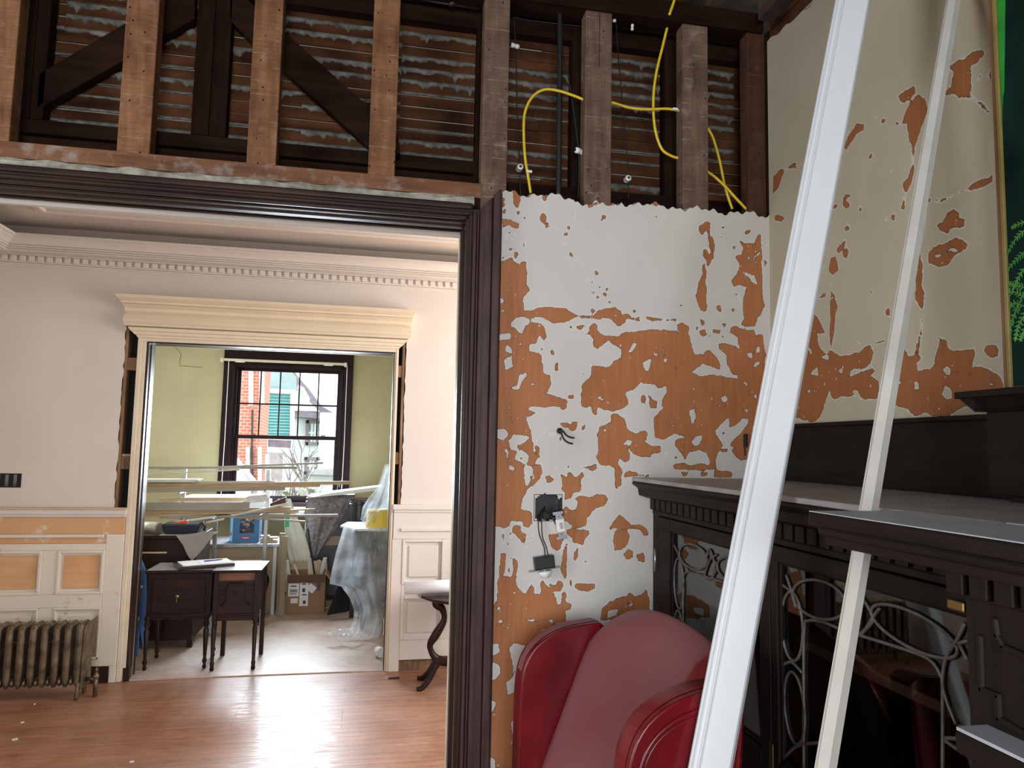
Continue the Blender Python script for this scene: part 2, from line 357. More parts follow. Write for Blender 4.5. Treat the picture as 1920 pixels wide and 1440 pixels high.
# ------------------------------------------------------------------ peeling plaster
def T(o, s, pts): return [(o[0]+s*a, o[1]+s*b) for a, b in pts]
OA, OB, OC, OD, OE, OF = ((920,340), .29167), ((900,720), .29167), ((780,900), .375), ((960,1120), .2222), ((1420,360), .3125), ((1400,0), .27083)
def dot(x, y, r, o):
    return T(*o, [(x+r*cos(a)*random.uniform(.7, 1.1), y+1.25*r*sin(a)*random.uniform(.7, 1.1)) for a in [i*pi/3.5 for i in range(7)]])
BROWN1, WHITE1, BROWN1B = [], [], []
A_ = [
[(60,520),(130,490),(150,510),(190,535),(200,515),(228,520),(232,620),(228,670),(258,695),(245,715),(215,735),(205,770),(215,830),(285,820),(320,808),(380,805),(440,815),(495,825),(530,850),(560,865),(620,865),(660,868),(700,830),(745,815),(800,815),(835,835),(845,855),(880,850),(910,875),(955,875),(960,895),(900,890),(870,885),(865,905),(830,935),(790,910),(770,885),(720,880),(640,882),(560,872),(520,885),(480,910),(400,912),(355,890),(320,870),(260,880),(255,895),(225,870),(160,878),(125,905),(130,940),(160,930),(185,975),(205,978),(220,925),(270,912),(320,915),(350,945),(360,1000),(345,1030),(320,990),(300,1015),(300,1040),(250,1045),(250,1095),(300,1100),(330,1130),(335,1200),(345,1240),(385,1245),(388,1300),(370,1340),(360,1370),(430,1395),(480,1400),(490,1450),(40,1450),(45,1200)],
[(150,55),(195,55),(192,130),(175,172),(150,150)], [(330,75),(362,75),(365,115),(345,135),(330,125)], [(320,205),(345,195),(360,215),(355,250),(340,268),(318,240)], [(352,275),(370,270),(383,295),(355,298)], [(70,240),(130,245),(180,275),(178,298),(140,290),(125,278),(75,300)], [(165,195),(185,190),(180,215),(168,220)], [(530,235),(545,235),(540,260)], [(468,335),(490,330),(485,355)], [(490,280),(510,290),(505,310),(490,300)], [(505,460),(525,458),(525,488),(510,482)], [(205,390),(225,385),(215,415)], [(115,425),(140,430),(135,455),(118,450)], [(155,455),(175,460),(165,500),(152,485)], [(625,150),(720,125),(715,140),(630,168)], [(722,118),(800,125),(800,155),(735,155)], [(715,215),(742,212),(735,240),(712,250)], [(1018,130),(1060,130),(1085,150),(1050,155)], [(1062,395),(1085,405),(1070,412)], [(535,112),(610,118),(615,128),(540,120)], [(65,100),(90,110),(88,160),(70,170)], [(75,170),(98,185),(80,215)],
[(1340,290),(1395,258),(1412,270),(1415,330),(1435,370),(1440,440),(1438,490),(1410,515),(1395,548),(1385,510),(1365,480),(1370,435),(1390,440),(1405,475),(1412,465),(1400,390),(1390,320),(1380,320),(1365,355),(1345,330)],
[(1360,540),(1375,535),(1385,580),(1380,640),(1388,700),(1390,800),(1385,850),(1345,820),(1330,780),(1315,740),(1330,680),(1350,630),(1365,600)],
[(1600,380),(1640,395),(1700,400),(1720,345),(1738,345),(1742,440),(1740,520),(1750,590),(1745,700),(1750,760),(1757,800),(1745,850),(1715,880),(1700,935),(1640,935),(1610,920),(1630,880),(1620,800),(1630,720),(1650,680),(1600,665),(1560,685),(1548,640),(1580,600),(1600,530),(1570,485),(1615,465),(1620,420)],
[(1195,920),(1230,908),(1285,930),(1275,980),(1290,1050),(1310,1115),(1350,1110),(1370,1130),(1375,1100),(1410,1085),(1440,1110),(1480,1190),(1480,1215),(1420,1190),(1360,1170),(1295,1225),(1360,1255),(1410,1240),(1470,1250),(1585,1270),(1590,1250),(1550,1240),(1520,1180),(1515,1120),(1465,1070),(1470,1045),(1520,1045),(1580,1060),(1600,1085),(1590,1040),(1590,1000),(1540,970),(1545,940),(1580,930),(1610,950),(1660,955),(1700,945),(1705,985),(1750,985),(1755,1070),(1770,1120),(1765,1150),(1765,1200),(1760,1300),(1760,1450),(1100,1450),(1140,1380),(1130,1310),(1080,1335),(1050,1310),(1000,1300),(960,1295),(930,1330),(870,1360),(900,1450),(590,1450),(580,1410),(600,1400),(590,1370),(585,1310),(610,1280),(640,1260),(650,1180),(700,1190),(760,1190),(790,1160),(835,1135),(840,1080),(815,1060),(785,1055),(760,1025),(690,1075),(665,1060),(655,1010),(635,975),(640,930),(670,900),(685,930),(690,960),(740,990),(820,1000),(860,970),(920,970),(960,955),(1050,950),(1140,960),(1190,960),(1205,990),(1215,960)],
[(498,930),(525,920),(530,950),(505,955)], [(550,930),(590,930),(590,955),(555,950)], [(385,1090),(400,1085),(412,1115),(395,1115)], [(408,1170),(430,1165),(438,1215),(410,1220)], [(495,1375),(540,1365),(535,1395),(500,1395)], [(1345,965),(1380,950),(1393,985),(1370,1005),(1340,990)], [(1420,950),(1480,960),(1470,978),(1430,970)], [(1490,910),(1518,920),(1500,940)], [(1340,880),(1375,905),(1365,925)], [(1450,795),(1475,800),(1480,835),(1460,830)], [(1565,715),(1595,720),(1580,735)], [(1595,740),(1612,780),(1600,775)], [(1635,320),(1675,310),(1665,335),(1640,338)], [(1000,875),(1030,870),(1100,885),(1110,895),(1040,900)], [(1120,890),(1190,878),(1212,903),(1150,898)], [(1755,500),(1775,520),(1765,550)], [(1765,380),(1780,400),(1775,430)], [(580,1235),(605,1232),(600,1248)], [(1480,985),(1500,995),(1490,1002)]]
AW = [[(55,970),(125,985),(130,1010),(55,1020)], [(100,1050),(140,1075),(135,1105),(95,1090)], [(85,1150),(135,1120),(140,1190),(95,1220)], [(105,1325),(180,1350),(200,1290),(240,1240),(230,1230),(180,1250),(170,1310)], [(260,1295),(300,1305),(290,1315),(262,1310)], [(180,1040),(200,1035),(195,1070)], [(60,740),(85,770),(65,790)], [(65,810),(100,835),(65,840)], [(90,630),(105,632),(98,645)],
[(1690,485),(1720,455),(1735,465),(1705,500),(1715,530),(1690,520)], [(1625,585),(1700,600),(1710,660),(1680,650),(1660,620)], [(1655,485),(1668,490),(1662,530)],
[(890,1095),(910,1040),(940,1040),(935,1065),(905,1100)], [(975,1165),(1040,1135),(1030,1170),(1020,1225),(985,1215)], [(1045,1090),(1075,1115),(1060,1125)], [(1095,1065),(1115,1090),(1112,1125)], [(1110,1150),(1135,1135),(1120,1175)], [(1630,1105),(1685,1100),(1680,1145)], [(1690,1180),(1715,1155),(1730,1170),(1705,1200)], [(1480,1390),(1505,1375),(1520,1395),(1500,1425)], [(1622,1285),(1655,1300),(1645,1320)], [(690,1385),(730,1405),(720,1415)], [(810,1405),(845,1405),(840,1425)], [(1690,1370),(1715,1365),(1712,1400)], [(1715,1060),(1735,1055),(1730,1100),(1705,1100)], [(1160,1010),(1170,1010),(1170,1035)], [(1185,1200),(1200,1195),(1195,1210)], [(330,1390),(350,1370),(345,1400)]]
B_ = [
[(100,100),(440,60),(520,90),(560,110),(555,165),(530,165),(500,140),(420,140),(370,115),(330,130),(320,165),(365,180),(330,210),(300,215),(310,270),(330,300),(335,350),(340,430),(362,455),(362,400),(380,405),(380,470),(350,495),(350,520),(390,520),(402,575),(375,625),(350,650),(310,670),(300,680),(290,700),(270,740),(265,800),(310,810),(330,830),(332,900),(310,930),(280,920),(265,880),(240,885),(200,880),(190,910),(160,930),(90,920),(85,600),(95,300)],
[(205,935),(225,905),(255,910),(270,950),(300,965),(280,1035),(255,1000),(215,960)], [(140,955),(155,950),(155,1000),(145,1040)], [(190,960),(202,955),(198,985)],
[(650,60),(1010,60),(930,62),(945,90),(970,120),(920,155),(860,180),(760,155),(750,200),(730,195),(715,150),(660,115),(650,105)],
[(565,75),(600,60),(610,75),(600,90),(570,90)], [(525,255),(560,250),(590,265),(600,245),(625,240),(620,280),(590,310),(570,285),(535,275)], [(655,270),(680,255),(680,285),(665,300)], [(445,320),(480,312),(482,340)], [(505,350),(520,340),(525,375)], [(425,270),(440,275),(435,292)],
[(1170,100),(1180,160),(1165,170),(1120,210),(1115,270),(1120,345),(1180,355),(1250,320),(1310,330),(1320,350),(1260,360),(1255,400),(1290,440),(1320,480),(1350,440),(1410,425),(1460,450),(1480,500),(1470,520),(1440,510),(1360,522),(1270,508),(1240,515),(1250,550),(1400,553),(1520,548),(1515,480),(1530,440),(1560,390),(1520,330),(1515,300),(1560,250),(1600,205),(1605,280),(1650,265),(1690,225),(1725,225),(1725,260),(1690,310),(1640,350),(1610,390),(1640,405),(1615,430),(1640,470),(1680,490),(1720,480),(1820,470),(1830,60),(1200,60)],
[(1040,70),(1065,80),(1060,125),(1035,110)], [(1085,70),(1110,100),(1140,110),(1135,160),(1095,150)], [(1560,300),(1585,310),(1575,340),(1558,320)], [(1550,425),(1595,415),(1590,435),(1555,440)],
[(760,275),(840,250),(845,195),(880,185),(920,225),(950,285),(1000,325),(1060,300),(1082,320),(1070,355),(1055,370),(1090,395),(1165,395),(1165,440),(1110,445),(1095,470),(1040,475),(985,450),(965,410),(940,405),(960,440),(960,490),(930,505),(900,480),(885,490),(895,535),(910,560),(912,650),(890,678),(865,665),(870,560),(870,540),(830,520),(775,525),(750,470),(765,430),(758,330)],
[(645,530),(700,525),(745,515),(755,545),(720,560),(690,548)], [(420,585),(450,590),(475,620),(460,640),(425,635)], [(522,585),(555,600),(580,565),(610,600),(640,590),(660,560),(668,590),(650,620),(650,690),(600,700),(590,730),(545,750),(550,690),(525,680),(530,620)],
[(600,740),(640,712),(720,728),(760,705),(810,705),(825,740),(800,775),(740,800),(690,860),(690,920),(600,925),(590,905),(545,880),(530,830),(545,790),(560,780),(580,805),(620,805),(625,760)], [(555,935),(700,935),(705,960),(660,1035),(600,1010),(590,980),(550,965)], [(440,970),(500,958),(530,970),(540,1000),(500,1080),(460,1050)],
[(545,1025),(565,1020),(560,1100),(555,1200),(550,1260),(525,1210),(530,1120)], [(605,1090),(625,1060),(630,1110),(615,1138),(595,1125)], [(665,1135),(690,1140),(680,1155)],
[(835,930),(860,890),(895,840),(930,860),(975,895),(1040,905),(1075,930),(1080,970),(1055,975),(1030,935),(940,930)], [(870,940),(940,938),(960,975),(955,1030),(910,1070),(865,1070),(855,1010)], [(925,1090),(955,1058),(985,1075),(985,1120),(945,1125)], [(1000,1095),(1050,1085),(1062,1120),(1055,1150),(1020,1140)],
[(920,580),(960,565),(1000,570),(1060,590),(1085,580),(1075,600),(1020,590),(960,595),(930,610)], [(1285,565),(1345,560),(1340,590),(1300,592)], [(1420,565),(1470,570),(1460,592),(1425,590)], [(1510,555),(1620,570),(1620,600),(1500,600)],
[(135,1095),(165,1090),(165,1150),(155,1230),(170,1240),(185,1180),(190,1125),(185,1240),(205,1245),(215,1200),(205,1120),(240,1130),(245,1180),(230,1260),(245,1310),(290,1350),(330,1290),(350,1310),(350,1350),(390,1350),(385,1260),(410,1265),(430,1300),(460,1310),(440,1280),(490,1300),(510,1240),(535,1290),(520,1325),(465,1340),(490,1380),(505,1450),(75,1450),(110,1400),(115,1260),(130,1200)],
[(580,1255),(595,1290),(583,1305)], [(605,1300),(625,1275),(745,1290),(730,1320),(690,1335),(630,1325)], [(520,1450),(530,1350),(550,1330),(565,1360),(550,1400),(585,1420),(585,1450)],
[(785,1450),(830,1400),(880,1380),(940,1375),(955,1345),(1000,1365),(1040,1350),(1070,1320),(1082,1380),(1085,1450)], [(835,745),(850,740),(845,760)], [(925,195),(942,205),(930,220)], [(1185,440),(1205,435),(1200,475)], [(1248,465),(1268,470),(1255,485)]]
BW = [[(110,290),(170,295),(185,330),(150,365),(110,350)], [(180,365),(215,320),(260,330),(310,345),(290,380),(270,385),(275,430),(315,460),(300,510),(260,500),(220,480),(230,440),(190,420)], [(155,420),(180,410),(180,470),(200,500),(180,500)], [(175,515),(215,535),(228,555),(195,545)], [(285,525),(330,525),(340,560),(355,610),(320,620),(300,660),(285,600)], [(180,210),(195,215),(185,250)], [(205,235),(215,250),(210,270)],
[(755,90),(775,80),(805,105),(790,115)], [(880,105),(910,105),(905,125)], [(1345,165),(1380,160),(1390,210),(1375,268),(1355,250)], [(1365,370),(1380,340),(1430,320),(1435,350),(1405,395),(1380,395)], [(1545,85),(1575,75),(1588,105),(1565,120)], [(1505,140),(1545,135),(1545,148)], [(1695,165),(1720,165),(1715,180)], [(1200,240),(1212,250),(1200,255)], [(1230,265),(1255,262),(1250,275)], [(920,390),(950,355),(985,370),(970,400)], [(795,295),(810,295),(805,310)], [(945,60),(1040,60),(1035,110),(1060,130),(1090,150),(1100,200),(980,240),(930,200),(890,170),(960,130)]]
C_ = [[(355,625),(740,625),(752,700),(640,745),(580,800),(575,860),(570,1460),(340,1460)]]
CW = [[(370,825),(415,815),(418,860),(400,875),(370,872)], [(360,910),(420,920),(425,960),(400,1000),(360,1005)], [(350,1100),(400,1110),(385,1160),(350,1160)], [(465,850),(495,810),(570,840),(570,1050),(520,1092),(490,1060),(460,1070),(450,1010),(490,975)], [(475,1215),(500,1160),(535,1200),(510,1260),(480,1270)], [(490,1420),(520,1400),(535,1420),(535,1460),(490,1460)], [(340,1380),(395,1400),(395,1460),(340,1460)], [(403,640),(418,630),(428,662),(420,672)], [(405,705),(435,700),(430,722)], [(662,702),(682,700),(680,730)], [(545,700),(600,698),(640,704),(590,708)]]
D_ = [[(740,200),(760,90),(880,10),(970,-5),(1160,-5),(1160,100),(1130,150),(1020,170),(900,200)]]
DW = [[(815,120),(895,98),(890,145),(815,165)], [(970,55),(1020,60),(1010,75)]]
BROWN1 = [T(*OA, p) for p in A_] + [T(*OB, p) for p in B_] + [T(*OC, p) for p in C_] + [T(*OD, p) for p in D_]
BROWN1 += [dot(x, y, r, OA) for x, y, r in ((680,592,10),(650,655,11),(703,678,7),(735,735,15),(765,776,9),(690,748,8),(657,718,7),(655,828,14),(922,835,9),(650,327,9),(545,190,6),(1063,225,6),(1112,216,6),(1495,296,7),(1445,310,6),(1468,700,5),(1225,796,5),(1558,828,7),(1565,428,7),(430,312,5),(220,236,7),(155,345,7),(120,332,6),(140,385,8),(103,355,5),(85,410,7),(80,490,9),(1480,358,4),(622,635,6),(748,692,6),(475,402,4),(612,980,6),(602,935,6),(330,1075,6),(318,1025,6),(545,1330,5),(1322,945,10),(1410,995,8))]
BROWN1 += [dot(x, y, r, OB) for x, y, r in ((412,513,6),(333,987,8),(180,1030,8),(365,358,4),(570,535,8),(488,535,5),(702,600,8),(716,640,5),(760,882,5),(774,938,5),(845,748,9),(405,310,4),(1052,200,3))]
WHITE1 = [T(*OA, p) for p in AW] + [T(*OB, p) for p in BW] + [T(*OC, p) for p in CW] + [T(*OD, p) for p in DW]
AGAIN1 = [dot(525, 893, 11, OC), dot(528, 965, 11, OC), dot(502, 958, 6, OC), T(*OB, [(1040,70),(1065,80),(1060,125),(1035,110)]), T(*OB, [(1085,70),(1110,100),(1140,110),(1135,160),(1095,150)]), dot(300, 575, 9, OB), dot(330, 600, 10, OB), dot(265, 478, 7, OB), T(*OB, [(245,395),(268,400),(255,420)])]
F_ = [[(180,1345),(185,1220),(240,1170),(262,1180),(240,1235),(225,1290)], [(268,1175),(300,1140),(342,1125),(338,1165),(290,1172)], [(670,1020),(720,920),(765,855),(808,870),(805,900),(755,940),(710,1000),(690,1030)], [(680,945),(705,900),(700,930)], [(840,1100),(860,1055),(875,1075),(855,1100)], [(1055,665),(1110,620),(1160,602),(1165,640),(1130,690),(1090,715),(1065,700)], [(1090,800),(1130,710),(1190,660),(1240,700),(1250,760),(1200,910),(1155,1035),(1120,940),(1110,860),(1080,850)], [(1150,1030),(1160,1040),(1152,1095),(1146,1090)], [(1148,1085),(1165,1150),(1150,1250),(1100,1340),(1082,1270),(1120,1230),(1145,1150)], [(1400,460),(1500,405),(1560,370),(1640,345),(1645,380),(1600,440),(1555,460),(1548,520),(1555,600),(1540,680),(1490,665),(1470,685),(1425,645),(1370,675),(1370,640),(1410,600),(1430,500)], [(1595,550),(1620,515),(1630,530),(1610,558)], [(1660,530),(1690,490),(1690,545)], [(1525,1310),(1570,1270),(1670,1240),(1700,1205),(1705,1255),(1640,1285),(1560,1315)], [(885,820),(900,790),(910,815),(890,828)], [(930,850),(950,820),(958,845)], [(660,1370),(700,1340),(718,1355),(685,1385),(712,1425),(680,1435)], [(595,1425),(630,1415),(628,1440),(600,1440)], [(1250,1360),(1275,1375),(1270,1400),(1252,1395)], [(1300,1400),(1320,1375),(1325,1395)], [(775,1430),(790,1410),(795,1435)], [(1072,1445),(1085,1370),(1098,1360),(1090,1445)], [(1035,860),(1050,840),(1052,855)], [(990,1190),(1000,1172),(1008,1185)], [(1555,670),(1640,740),(1680,780),(1640,748)], [(1340,1390),(1430,1352),(1520,1312),(1430,1360)]]
E_ = [[(100,150),(120,130),(165,155),(150,175),(108,172)], [(510,60),(525,15),(555,15),(530,45),(555,80),(535,98),(515,85)], [(447,85),(470,72),(482,95),(465,103)], [(608,90),(620,70),(625,110),(612,118)], [(805,145),(822,125),(825,160),(808,165)], [(525,210),(545,200),(552,225),(530,235)], [(475,340),(528,290),(525,325),(490,375),(475,365)], [(510,350),(535,330),(548,360),(535,400),(515,385)], [(430,455),(440,400),(470,385),(480,430),(485,470),(455,495),(432,480)], [(435,670),(445,590),(465,620),(482,690),(465,740),(465,830),(440,950),(432,850),(438,760)], [(355,635),(415,605),(410,625),(370,640)], [(765,715),(780,690),(798,690),(795,745),(770,735)], [(1080,200),(1115,180),(1150,120),(1180,100),(1205,125),(1205,155),(1245,170),(1240,210),(1175,215),(1140,245),(1105,240)], [(1025,370),(1060,330),(1130,310),(1200,270),(1265,310),(1255,340),(1190,375),(1150,430),(1090,450),(1030,420)], [(960,320),(985,200),(1005,85),(1015,90),(1000,220),(980,300)], [(955,340),(970,350),(990,440),(995,500),(985,570),(1002,610),(995,690),(985,720),(955,660),(945,620),(955,560),(948,500)], [(985,760),(993,820),(975,900),(965,985),(945,985),(970,860)],
[(330,720),(360,740),(385,800),(412,855),(360,850),(370,930),(410,970),(440,950),(500,985),(610,965),(640,930),(680,920),(697,960),(680,1030),(630,1055),(560,1075),(545,1120),(590,1095),(690,1060),(700,1075),(680,1105),(725,1135),(725,1245),(620,1240),(580,1215),(530,1225),(450,1245),(430,1180),(420,1230),(400,1290),(380,1345),(330,1390),(300,1370),(250,1360),(180,1330),(60,1330),(20,1150),(30,1000),(100,950),(200,900),(290,820)],
[(790,1180),(850,980),(875,920),(910,990),(950,975),(985,990),(955,1030),(960,1090),(985,1065),(1040,1065),(1070,1030),(1075,960),(1100,890),(1140,895),(1145,935),(1180,955),(1240,955),(1300,940),(1310,970),(1285,1050),(1340,1050),(1400,1075),(1455,1105),(1475,1180),(1475,1230),(1320,1275),(1250,1290),(1200,1310),(1130,1345),(1060,1350),(1010,1320),(960,1350),(910,1310),(870,1290),(790,1260)],
[(1355,950),(1380,915),(1420,910),(1445,940),(1440,980),(1395,995)], [(790,1335),(812,1330),(815,1365),(795,1370)], [(590,905),(610,893),(620,908),(600,915)], [(675,600),(685,580),(685,615)], [(710,905),(760,890),(762,896),(712,910)], [(435,550),(443,540),(442,565)], [(770,160),(778,148),(776,170)], [(398,445),(405,440),(403,460)], [(1075,870),(1100,880),(1085,878)]]
EW = [[(1065,385),(1120,355),(1190,335),(1195,350),(1120,370),(1080,395)], [(388,990),(425,970),(440,1000),(425,1020)], [(305,930),(328,960),(322,985)], [(310,1090),(360,1050),(370,1110)], [(490,1070),(515,1060),(505,1090)], [(300,1185),(325,1180),(312,1215)], [(330,1195),(352,1175),(345,1205)], [(568,1190),(605,1190),(605,1235),(580,1225)], [(830,1145),(855,1130),(875,1155)], [(945,1140),(965,1135),(968,1180),(950,1180)], [(1115,1065),(1140,1050),(1160,1090),(1145,1110)], [(1110,1215),(1130,1165),(1170,1180),(1170,1240),(1135,1245)], [(1390,1150),(1415,1135),(1420,1150),(1395,1160)], [(1180,1085),(1220,1080),(1218,1092)], [(1250,1085),(1290,1085),(1270,1100)], [(362,860),(385,870),(392,910),(375,915)], [(505,1040),(520,1030),(515,1055)]]
BROWN2 = [T(*OF, p) for p in F_] + [T(*OE, p) for p in E_]; WHITE2 = [T(*OE, p) for p in EW]

def sdf(P, poly):
    a = np.array(poly); b = np.roll(a, -1, 0); d = b-a; best = np.full(len(P), 1e9); ins = np.zeros(len(P), bool)
    for (ax, ay), (dx, dy) in zip(a, d):
        px, py = P[:, 0]-ax, P[:, 1]-ay; q = dx*dx+dy*dy+1e-12
        t = np.clip((px*dx+py*dy)/q, 0, 1); best = np.minimum(best, (px-t*dx)**2+(py-t*dy)**2)
        if abs(dy) > 1e-9:
            u = py/dy; ins ^= (u >= 0) & (u < 1) & (px < u*dx)
    return np.where(ins, -1, 1)*np.sqrt(best)
def field(P, polys, reach=.05):
    out = np.full(len(P), reach)
    for p in polys:
        a = np.array(p); lo, hi = a.min(0)-reach, a.max(0)+reach
        m = ((P >= lo) & (P <= hi)).all(1)
        if m.any(): out[m] = np.minimum(out[m], sdf(P[m], p))
    return out
def peel_mat(name, paint, paint2, bare1, bare2):
    m, nt, bs = nodes(name); at = N(nt, 'ShaderNodeAttribute', attribute_name='peel'); v = coords(nt)
    nA = noise(nt, v, 26, 5, .65); nB = noise(nt, v, 120, 2, .5)
    e = math_(nt, 'ADD', at.outputs['Fac'], math_(nt, 'ADD', math_(nt, 'MULTIPLY', math_(nt, 'SUBTRACT', nA, .5), .022), math_(nt, 'MULTIPLY', math_(nt, 'SUBTRACT', nB, .5), .004)))
    flecks = math_(nt, 'MULTIPLY', math_(nt, 'GREATER_THAN', noise(nt, v, 75, 2, .5), .715), math_(nt, 'LESS_THAN', at.outputs['Fac'], -.004))
    bare = math_(nt, 'MULTIPLY', rng(nt, e, .0006, -.0006), math_(nt, 'SUBTRACT', 1, flecks))
    n2 = noise(nt, v, 3, 4, .6); n3 = noise(nt, coords(nt, (6, 6, .5)), 16, 4, .6)
    p = mixc(nt, rng(nt, n2, .3, .7), paint, paint2)
    p = mixc(nt, rng(nt, noise(nt, v, 45, 4, .7), .66, .76, 0, .45), p, tuple(x*.5 for x in paint))
    rim = math_(nt, 'MULTIPLY', rng(nt, e, .0045, .001), .38); p = mixc(nt, rim, p, (.86, .82, .76))  # pale rim: edge highlight painted into the paint colour
    g = math_(nt, 'ADD', math_(nt, 'MULTIPLY', n2, .55), math_(nt, 'MULTIPLY', n3, .45))
    b = mixc(nt, rng(nt, g, .36, .64), bare1, bare2)
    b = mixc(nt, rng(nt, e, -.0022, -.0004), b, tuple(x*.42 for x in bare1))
    L(nt, mixc(nt, bare, p, b), bs.inputs['Base Color'])
    bs.inputs['Roughness'].default_value = .6; bs.inputs['Specular IOR Level'].default_value = .35
    h = math_(nt, 'ADD', math_(nt, 'SUBTRACT', 1, bare), math_(nt, 'MULTIPLY', noise(nt, v, 60, 4), .12)); bump(nt, bs, h, .75, .0025)
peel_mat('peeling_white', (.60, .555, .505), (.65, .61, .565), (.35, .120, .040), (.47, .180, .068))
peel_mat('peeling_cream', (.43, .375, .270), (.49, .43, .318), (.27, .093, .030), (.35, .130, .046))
def grid_wall(name, mat, us, zs, fn, keep, F_, W_, again=(), parent=None, top=None):
    nu, nz = len(us), len(zs); UU, ZZ = np.meshgrid(us, zs, indexing='ij')
    tops = np.array([top(u) for u in us]); k = (tops-zs[0])/(zs[-1]-zs[0]); ZZ = zs[0]+(ZZ-zs[0])*k[:, None]; P = np.stack([UU.ravel(), ZZ.ravel()], 1)
    d = field(P, F_); 
    if W_: d = np.maximum(d, -field(P, W_))
    if again: d = np.minimum(d, field(P, again))
    mb = MB(); mb.v = [Vector(fn(u, z)) for u, z in P]
    for i in range(nu-1):
        for j in range(nz-1):
            if keep((us[i]+us[i+1])/2, (ZZ[i, j]+ZZ[i, j+1])/2): mb.f.append((i*nz+j, (i+1)*nz+j, (i+1)*nz+j+1, i*nz+j+1))
    me = bpy.data.meshes.new(name); o = bpy.data.objects.new(name, me); COL.objects.link(o)
    me.from_pydata([tuple(v) for v in mb.v], [], mb.f); me.materials.append(M[mat])
    a = me.attributes.new('peel', 'FLOAT', 'POINT'); a.data.foreach_set('value', d.astype(np.float32)); me.update()
    ORG[o.name] = Vector((0, 0, 0))
    if parent: o.parent = parent
    return o
def w1(p): q = aty(*p, Y1); return (q.x, q.z)
def w4(p): q = atx(*p, XR); return (q.y, q.z)
BX0, BX1, BZ1, BZ0 = aty(1002,950,Y1).x, aty(1053,950,Y1).x, aty(1026,928,Y1).z, aty(1026,976,Y1).z
zl, zr = aty(945,360,Y1).z, aty(1436,404,Y1).z
def topz(x):
    t = (x-.39)/(XR-.39); return zl + (zr-zl)*t + .006*sin(37*x) + .005*sin(91*x+1) + .004*sin(211*x) - (.012 if .62 < x < .78 else 0)
wf = grid_wall('wall_front', 'peeling_white', np.arange(.385, XR+.004, .0065), np.arange(0, 2.42, .0065), lambda u, z: (u, Y1, z),
    lambda u, z: not (BX0 < u < BX1 and BZ0 < z < BZ1 and not ((u < BX0+.01 or u > BX1-.01) and (z < BZ0+.008 or z > BZ1-.008))),
    [[w1(p) for p in q] for q in BROWN1], [[w1(p) for p in q] for q in WHITE1], [[w1(p) for p in q] for q in AGAIN1], top=topz)
struct(wf, 'partition wall with peeling white paint below and bare studs above')
# broken edge of the plaster under the studs
mb = MB(); xs = np.arange(.40, XR, .02)
mb.loft([[(x, Y1+.001, topz(x)-.03), (x, Y1+.001, topz(x)-.008), (x, Y1+.022, topz(x)+.010*random.random()), (x, Y1+.024, topz(x)-.03)] for x in xs], cap=True)
mb.build('broken_plaster_edge', 'crust_plaster', wf)
mb = MB().box(.40, BX0-.012, Y1+.004, Y1+.022, 0, 2.30).box(BX1+.012, XR, Y1+.004, Y1+.022, 0, 2.30).box(BX0-.012, BX1+.012, Y1+.004, Y1+.022, 0, BZ0-.01).box(BX0-.012, BX1+.012, Y1+.004, Y1+.022, BZ1+.01, 2.30)
mb.build('plaster_backing', 'crust_plaster', wf)
# ---- framing: studs, header, plates, braces, lath
SY = Y1+.024
def vstud(name, m, xl, xr, ym, y0, dy, z0, z1, bev=.003):
    a, b = aty(xl, ym, y0).x, aty(xr, ym, y0).x
    return B(name, m, wf, a, b, y0, y0+dy, z0, z1, bevel=bev)
hz1, hz0, cz0 = aty(450,304,SY).z, aty(450,333,SY).z, aty(450,349,SY).z
HEAD = 2.288
B('header_plank', 'header_wood', wf, -2.9, aty(904,345,SY).x, SY-.004, SY+.10, hz0, hz1, bevel=.003)
xe = aty(888,380,SY).x
mb = MB(); rings = []
for i in range(61):
    x = -2.9 + (xe+2.9)*i/60; j = lambda s: random.uniform(-s, s)
    rings.append([(x, SY-.012+j(.004), cz0-.002), (x, SY-.016+j(.005), (cz0+hz0)/2+j(.006)), (x, SY-.008+j(.004), hz0-.002+j(.004)), (x, SY+.05, hz0), (x, SY+.05, cz0-.002)])
mb.loft(rings); mb.build('plaster_crust', 'crust_plaster', wf)
B('head_blocking', 'old_timber_x', wf, -2.9, xe, SY, SY+.18, HEAD+.012, cz0-.004)
PLATE0 = aty(1290,45,SY).z
B('top_plate', 'old_timber_x', wf, -2.9, XR-.004, SY-.01, SY+.09, PLATE0, PLATE0+.07, bevel=.004)
for xl, xr, ym, m, z0 in ((-28,28,130,'stud_orange',hz1-.001),(228,290,140,'stud_orange',hz1-.001),(470,525,150,'stud_orange',hz1-.001),(696,746,160,'stud_orange',hz1-.001),
                          (905,953,200,'stud_grey',0),(1097,1147,200,'stud_grey',0),(1280,1328,215,'stud_grey',0),(1402,1437,220,'stud_dark',0),(-270,-212,100,'stud_orange',hz1-.001)):
    vstud('stud', m, xl, xr, ym, SY+(.002 if z0 else 0), .055, z0, PLATE0)
